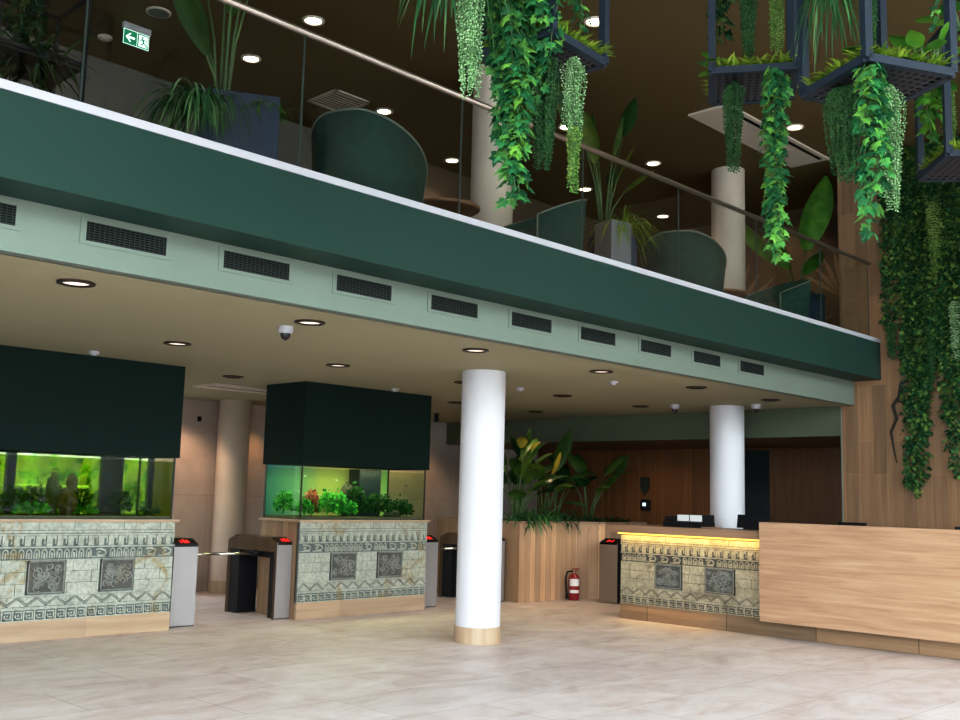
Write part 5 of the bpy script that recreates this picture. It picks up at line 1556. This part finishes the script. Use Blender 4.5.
paddle_plant('paddle_plant', 'dark leafy plant filling the gap between the two tallest planter plants', (13.0, 11.75, ZQ),
             [(3.9, 0.6, 0.2, 0.6, 0.30, 0.8, 0.2), (4.9, 0.8, 0.2, 0.6, 0.30, 0.8, 0.5), (5.8, 0.7, 0.25, 0.6, 0.3, 0.7, 0.3), (2.8, 0.9, 0.2, 0.6, 0.28, 0.5, 0.4), (0.4, 0.8, 0.2, 0.6, 0.28, 0.5, 0.6), (4.4, 1.05, 0.1, 0.55, 0.26, 0.6, 0.6), (5.2, 0.45, 0.3, 0.55, 0.28, 0.9, 0.2)], 'broaddark', 'large planted plant')
paddle_plant('paddle_plant', 'dark leafy plant behind the bronze-tinted turnstile end of the planter', (13.75, 11.55, ZQ),
             [(3.9, 0.5, 0.2, 0.6, 0.30, 0.8, 0.2), (4.9, 0.6, 0.2, 0.6, 0.28, 0.8, 0.5), (5.8, 0.55, 0.25, 0.6, 0.28, 0.7, 0.3), (2.8, 0.7, 0.2, 0.6, 0.28, 0.5, 0.4), (0.4, 0.6, 0.2, 0.6, 0.28, 0.5, 0.6)], 'broaddark', 'large planted plant')
for i, (x, y, L, mt, lb) in enumerate(((12.40, 11.05, 0.50, 'spider', 'fern at the left end of the wooden planter beside the hall column'), (12.75, 11.05, 0.46, 'ivy', 'green fern in the wooden planter second from its left end'),
                                       (13.10, 11.05, 0.46, 'spider', 'fern at the middle of the wooden planter drooping over its rim'), (13.45, 11.05, 0.42, 'ivydark', 'dark fern above the fire extinguisher in the wooden planter'), (13.85, 10.75, 0.26, 'ivydark', 'low dark fern at the right corner of the wooden planter'),
                                       (14.4, 10.7, 0.24, 'ivydark', 'low dark fern behind the bronze-tinted turnstile'))):
    strap_plant('planter_fern', lb, (x, y, ZQ + 0.02), 150, L, 0.030, mt, 300 + i, 2.0, (0.3, 2.2), 0.18, 'fern', None, 'ferns in the wooden planter')

# ------------------------------------------------------------------ outside the glazed front (seen in reflections)
def tree(x, y, h, r, label, seed):
    rnd = random.Random(seed)
    t = thing('street_tree', label, 'tree', (x, y, -0.12), 'street trees beyond the glazed front')
    MB().tube([(x, y, -0.12), (x + 0.1, y, h * 0.4), (x, y + 0.1, h * 0.7)], [0.16, 0.12, 0.06], 8).build('trunk', 'vinestem', t)
    m = MB()
    for i in range(700):
        p = Vector((x, y, h * 0.68)) + Vector((rnd.gauss(0, r * 0.45), rnd.gauss(0, r * 0.45), rnd.gauss(0, r * 0.38)))
        ivy_leaf(m, p, v_rand(rnd), v_rand(rnd), rnd.uniform(0.25, 0.5), True)
    m.build('crown', 'hedge', t)
for i, (x, y, h, r) in enumerate(((2, -11, 6.0, 2.2), (7, -13, 7.0, 2.6), (12, -10.5, 5.5, 2.0), (16.5, -13, 7.0, 2.6), (22, -12, 6.5, 2.4), (-4, -12, 6.5, 2.4), (-12, 0, 6.5, 2.4))):
    tree(x, y, h, r, 'leafy street tree beyond the glazed front, seen only as reflection', 400 + i)
gm = MB()
rnd = random.Random(6)
for i in range(2600):
    p = Vector((rnd.uniform(5.5, 11.5), 17.6 + rnd.uniform(-0.35, 0.35), rnd.uniform(0.0, 2.0) * (0.8 + 0.25 * math.sin(i))))
    ivy_leaf(gm, p, v_rand(rnd), v_rand(rnd), rnd.uniform(0.10, 0.2), True)
tag(gm.build('hedge', 'hedge', None, loc=(7, 17.6, 0)), 'garden hedge outside, seen through the left aquarium', 'hedge', None, 'stuff')
t = thing('garden_rail', 'pale garden rail outside, seen through the left aquarium water', 'rail', (5.1, 16.6, -0.12))
MB().tube([(5.0, 16.6, 1.57), (7.9, 16.6, 1.57)], 0.035, 10).build('top_rail', 'white', t)
for k in range(3):
    MB().tube([(5.1 + 1.35 * k, 16.6, -0.12), (5.1 + 1.35 * k, 16.6, 1.55)], 0.03, 8).build('post', 'white', t)
struct('wall_backdrop', MB().box(2, 16, 19.5, 19.7, -0.12, 3.6), 'backdrop', label='added pale backdrop wall outside, toning the view through the left aquarium')  # added backdrop: covers the bright sky and gives a soft yellow tone
rnd = random.Random(5)
hm = MB()
for i in range(4200):
    p = Vector((rnd.uniform(-6, 26), -8.0 + rnd.uniform(-0.5, 0.5), rnd.uniform(-0.1, 1.5)))
    ivy_leaf(hm, p, v_rand(rnd), v_rand(rnd), rnd.uniform(0.12, 0.25), True)
tag(hm.build('hedge', 'hedge', None, loc=(10, -8, 0)), 'clipped green hedge along the street beyond the glazed front', 'hedge', None, 'stuff')

# ------------------------------------------------------------------ light
w = bpy.data.worlds.new('World')
scene.world = w
w.use_nodes = True
nt = w.node_tree
bg = nt.nodes['Background']
sky = nt.nodes.new('ShaderNodeTexSky')
sky.sky_type = 'HOSEK_WILKIE'
sky.sun_direction = Vector((0.2, 0.9, 0.55)).normalized()
sky.turbidity = 4.0
mx = nt.nodes.new('ShaderNodeMix')
mx.data_type = 'RGBA'
mx.inputs[0].default_value = 0.75
ci = [i for i in mx.inputs if i.type == 'RGBA']
nt.links.new(sky.outputs[0], ci[0])
ci[1].default_value = (0.86, 0.93, 1.0, 1)
nt.links.new([q for q in mx.outputs if q.type == 'RGBA'][0], bg.inputs['Color'])
bg.inputs['Strength'].default_value = 17.0

def area(name, loc, direction, sx, sy, power, col, portal=False):
    l = bpy.data.lights.new(name, 'AREA')
    l.shape = 'RECTANGLE'
    l.size, l.size_y = sx, sy
    l.energy = power
    l.color = col
    o = bpy.data.objects.new(name, l)
    o.location = loc
    o.rotation_euler = Vector(direction).to_track_quat('-Z', 'Y').to_euler()
    COL.objects.link(o)
    if portal:
        l.cycles.is_portal = True
    return o
area('front_portal', (5.1, -2.95, 3.3), (0, 1, 0), 18.2, 6.5, 1, (1, 1, 1), True)
area('side_portal', (-3.95, 1.5, 3.3), (1, 0, 0), 9.0, 6.5, 1, (1, 1, 1), True)

def spot(name, loc, target, power, col, angle=70, blend=0.6, size=0.05):
    l = bpy.data.lights.new(name, 'SPOT')
    l.energy = power
    l.color = col
    l.spot_size = math.radians(angle)
    l.spot_blend = blend
    l.shadow_soft_size = size
    o = bpy.data.objects.new(name, l)
    o.location = loc
    o.rotation_euler = (Vector(target) - Vector(loc)).to_track_quat('-Z', 'Y').to_euler()
    COL.objects.link(o)
WARM = (1.0, 0.72, 0.42)
for x, y, lb in ul:
    spot('upper_downlight_beam', (x, y, ZT - 0.03), (x, y, ZU), 60, (1.0, 0.82, 0.6), 110, 0.8)
for x, y in LAMPS:
    spot('lower_downlight_beam', (x, y, ZC - 0.03), (x, y, 0), 10 if y < 8 else (38 if x > 9 else 16), (1.0, 0.85, 0.68) if y < 8 else (1.0, 0.74, 0.46), 105, 0.85)
spot('lane_lamp', (7.11, 11.31, ZC - 0.03), (7.11, 11.4, 0), 30, WARM, 100, 0.8)
spot('lane_lamp', (11.1, 11.31, ZC - 0.03), (11.1, 11.4, 0), 30, WARM, 100, 0.8)
spot('wall_spot', (9.75, 14.3, ZC - 0.1), (9.75, 14.7, 1.2), 25, (1.0, 0.6, 0.25), 80, 0.8)
spot('wall_spot', (12.9, 14.1, ZC - 0.05), (13.4, 14.75, 1.6), 90, (1.0, 0.66, 0.36), 80, 0.8)  # strengthened to brighten the wall seen through the middle tank
spot('wall_spot', (8.3, 13.9, ZC - 0.1), (8.4, 14.75, 1.2), 70, (1.0, 0.72, 0.5), 90, 0.8)  # added to brighten the wall behind the left tank, no fitting modelled
spot('planter_front_fill', (12.7, 9.5, ZC - 0.03), (12.8, 10.85, 0.55), 70, (1.0, 0.78, 0.52), 90, 0.9)  # fill light added to lift the planter's front boards
spot('mural_fill', (15.0, 8.4, ZT - 0.05), (16.2, 8.6, 4.7), 70, (1.0, 0.78, 0.52), 100, 0.8)  # extra spot put in to lighten the dark mural wall
spot('planter_lamp', (12.9, 11.2, ZC - 0.03), (12.9, 11.3, 1.2), 18, WARM, 90, 0.8)
spot('office_lamp', (15.8, 11.5, 2.56), (16.7, 11.5, 1.0), 28, (1.0, 0.62, 0.32), 110, 0.8)
spot('office_lamp', (15.8, 8.6, 2.56), (16.7, 8.6, 1.0), 8, (1.0, 0.62, 0.32), 110, 0.8)
area('counter_strip_light', (XC - 0.075, 7.6, 1.135), (0.35, 0, -1), 2.2, 0.02, 4.5, (1.0, 0.66, 0.16))
area('plinth_strip_light', (XC - 0.05, 8.0, 0.19), (-0.5, 0, -1), 1.4, 0.03, 0.9, (1.0, 0.62, 0.2))
area('tank_lamp', (5.2, 11.2, 1.94), (0, 0.15, -1), 1.9, 0.2, 14, (0.85, 1.0, 0.35))
area('tank_lamp', (9.1, 11.24, 1.94), (0, 0.1, -1), 2.0, 0.3, 36, (1.0, 0.95, 0.74))

# ------------------------------------------------------------------ camera
F = 1042.157
rv = Vector((0.69518607, -0.71835867, 0.02602207))
uv = Vector((-0.11099869, -0.07151096, 0.99124441))
fv = Vector((0.71020816, 0.69198771, 0.12945029))
cam = bpy.data.cameras.new('Camera')
cam.sensor_width = 36.0
cam.lens = F / 960 * 36.0
co = bpy.data.objects.new('Camera', cam)
mat = Matrix(((rv.x, uv.x, -fv.x, 0), (rv.y, uv.y, -fv.y, 0), (rv.z, uv.z, -fv.z, 1.6), (0, 0, 0, 1)))
co.matrix_world = mat
COL.objects.link(co)
scene.camera = co

scene.view_settings.view_transform = 'Standard'
scene.view_settings.look = 'None'
scene.view_settings.exposure = 0.0
scene.view_settings.gamma = 1.0
scene.view_settings.use_curve_mapping = True
_cv = scene.view_settings.curve_mapping.curves[3]
_cv.points.new(0.25, 0.20)
_cv.points.new(0.70, 0.735)
scene.view_settings.curve_mapping.update()
scene.cycles.use_denoising = True
scene.cycles.transparent_max_bounces = 24
scene.cycles.max_bounces = 8
scene.cycles.diffuse_bounces = 4
scene.cycles.glossy_bounces = 4
scene.cycles.caustics_reflective = False
scene.cycles.caustics_refractive = False
scene.cycles.sample_clamp_indirect = 8.0
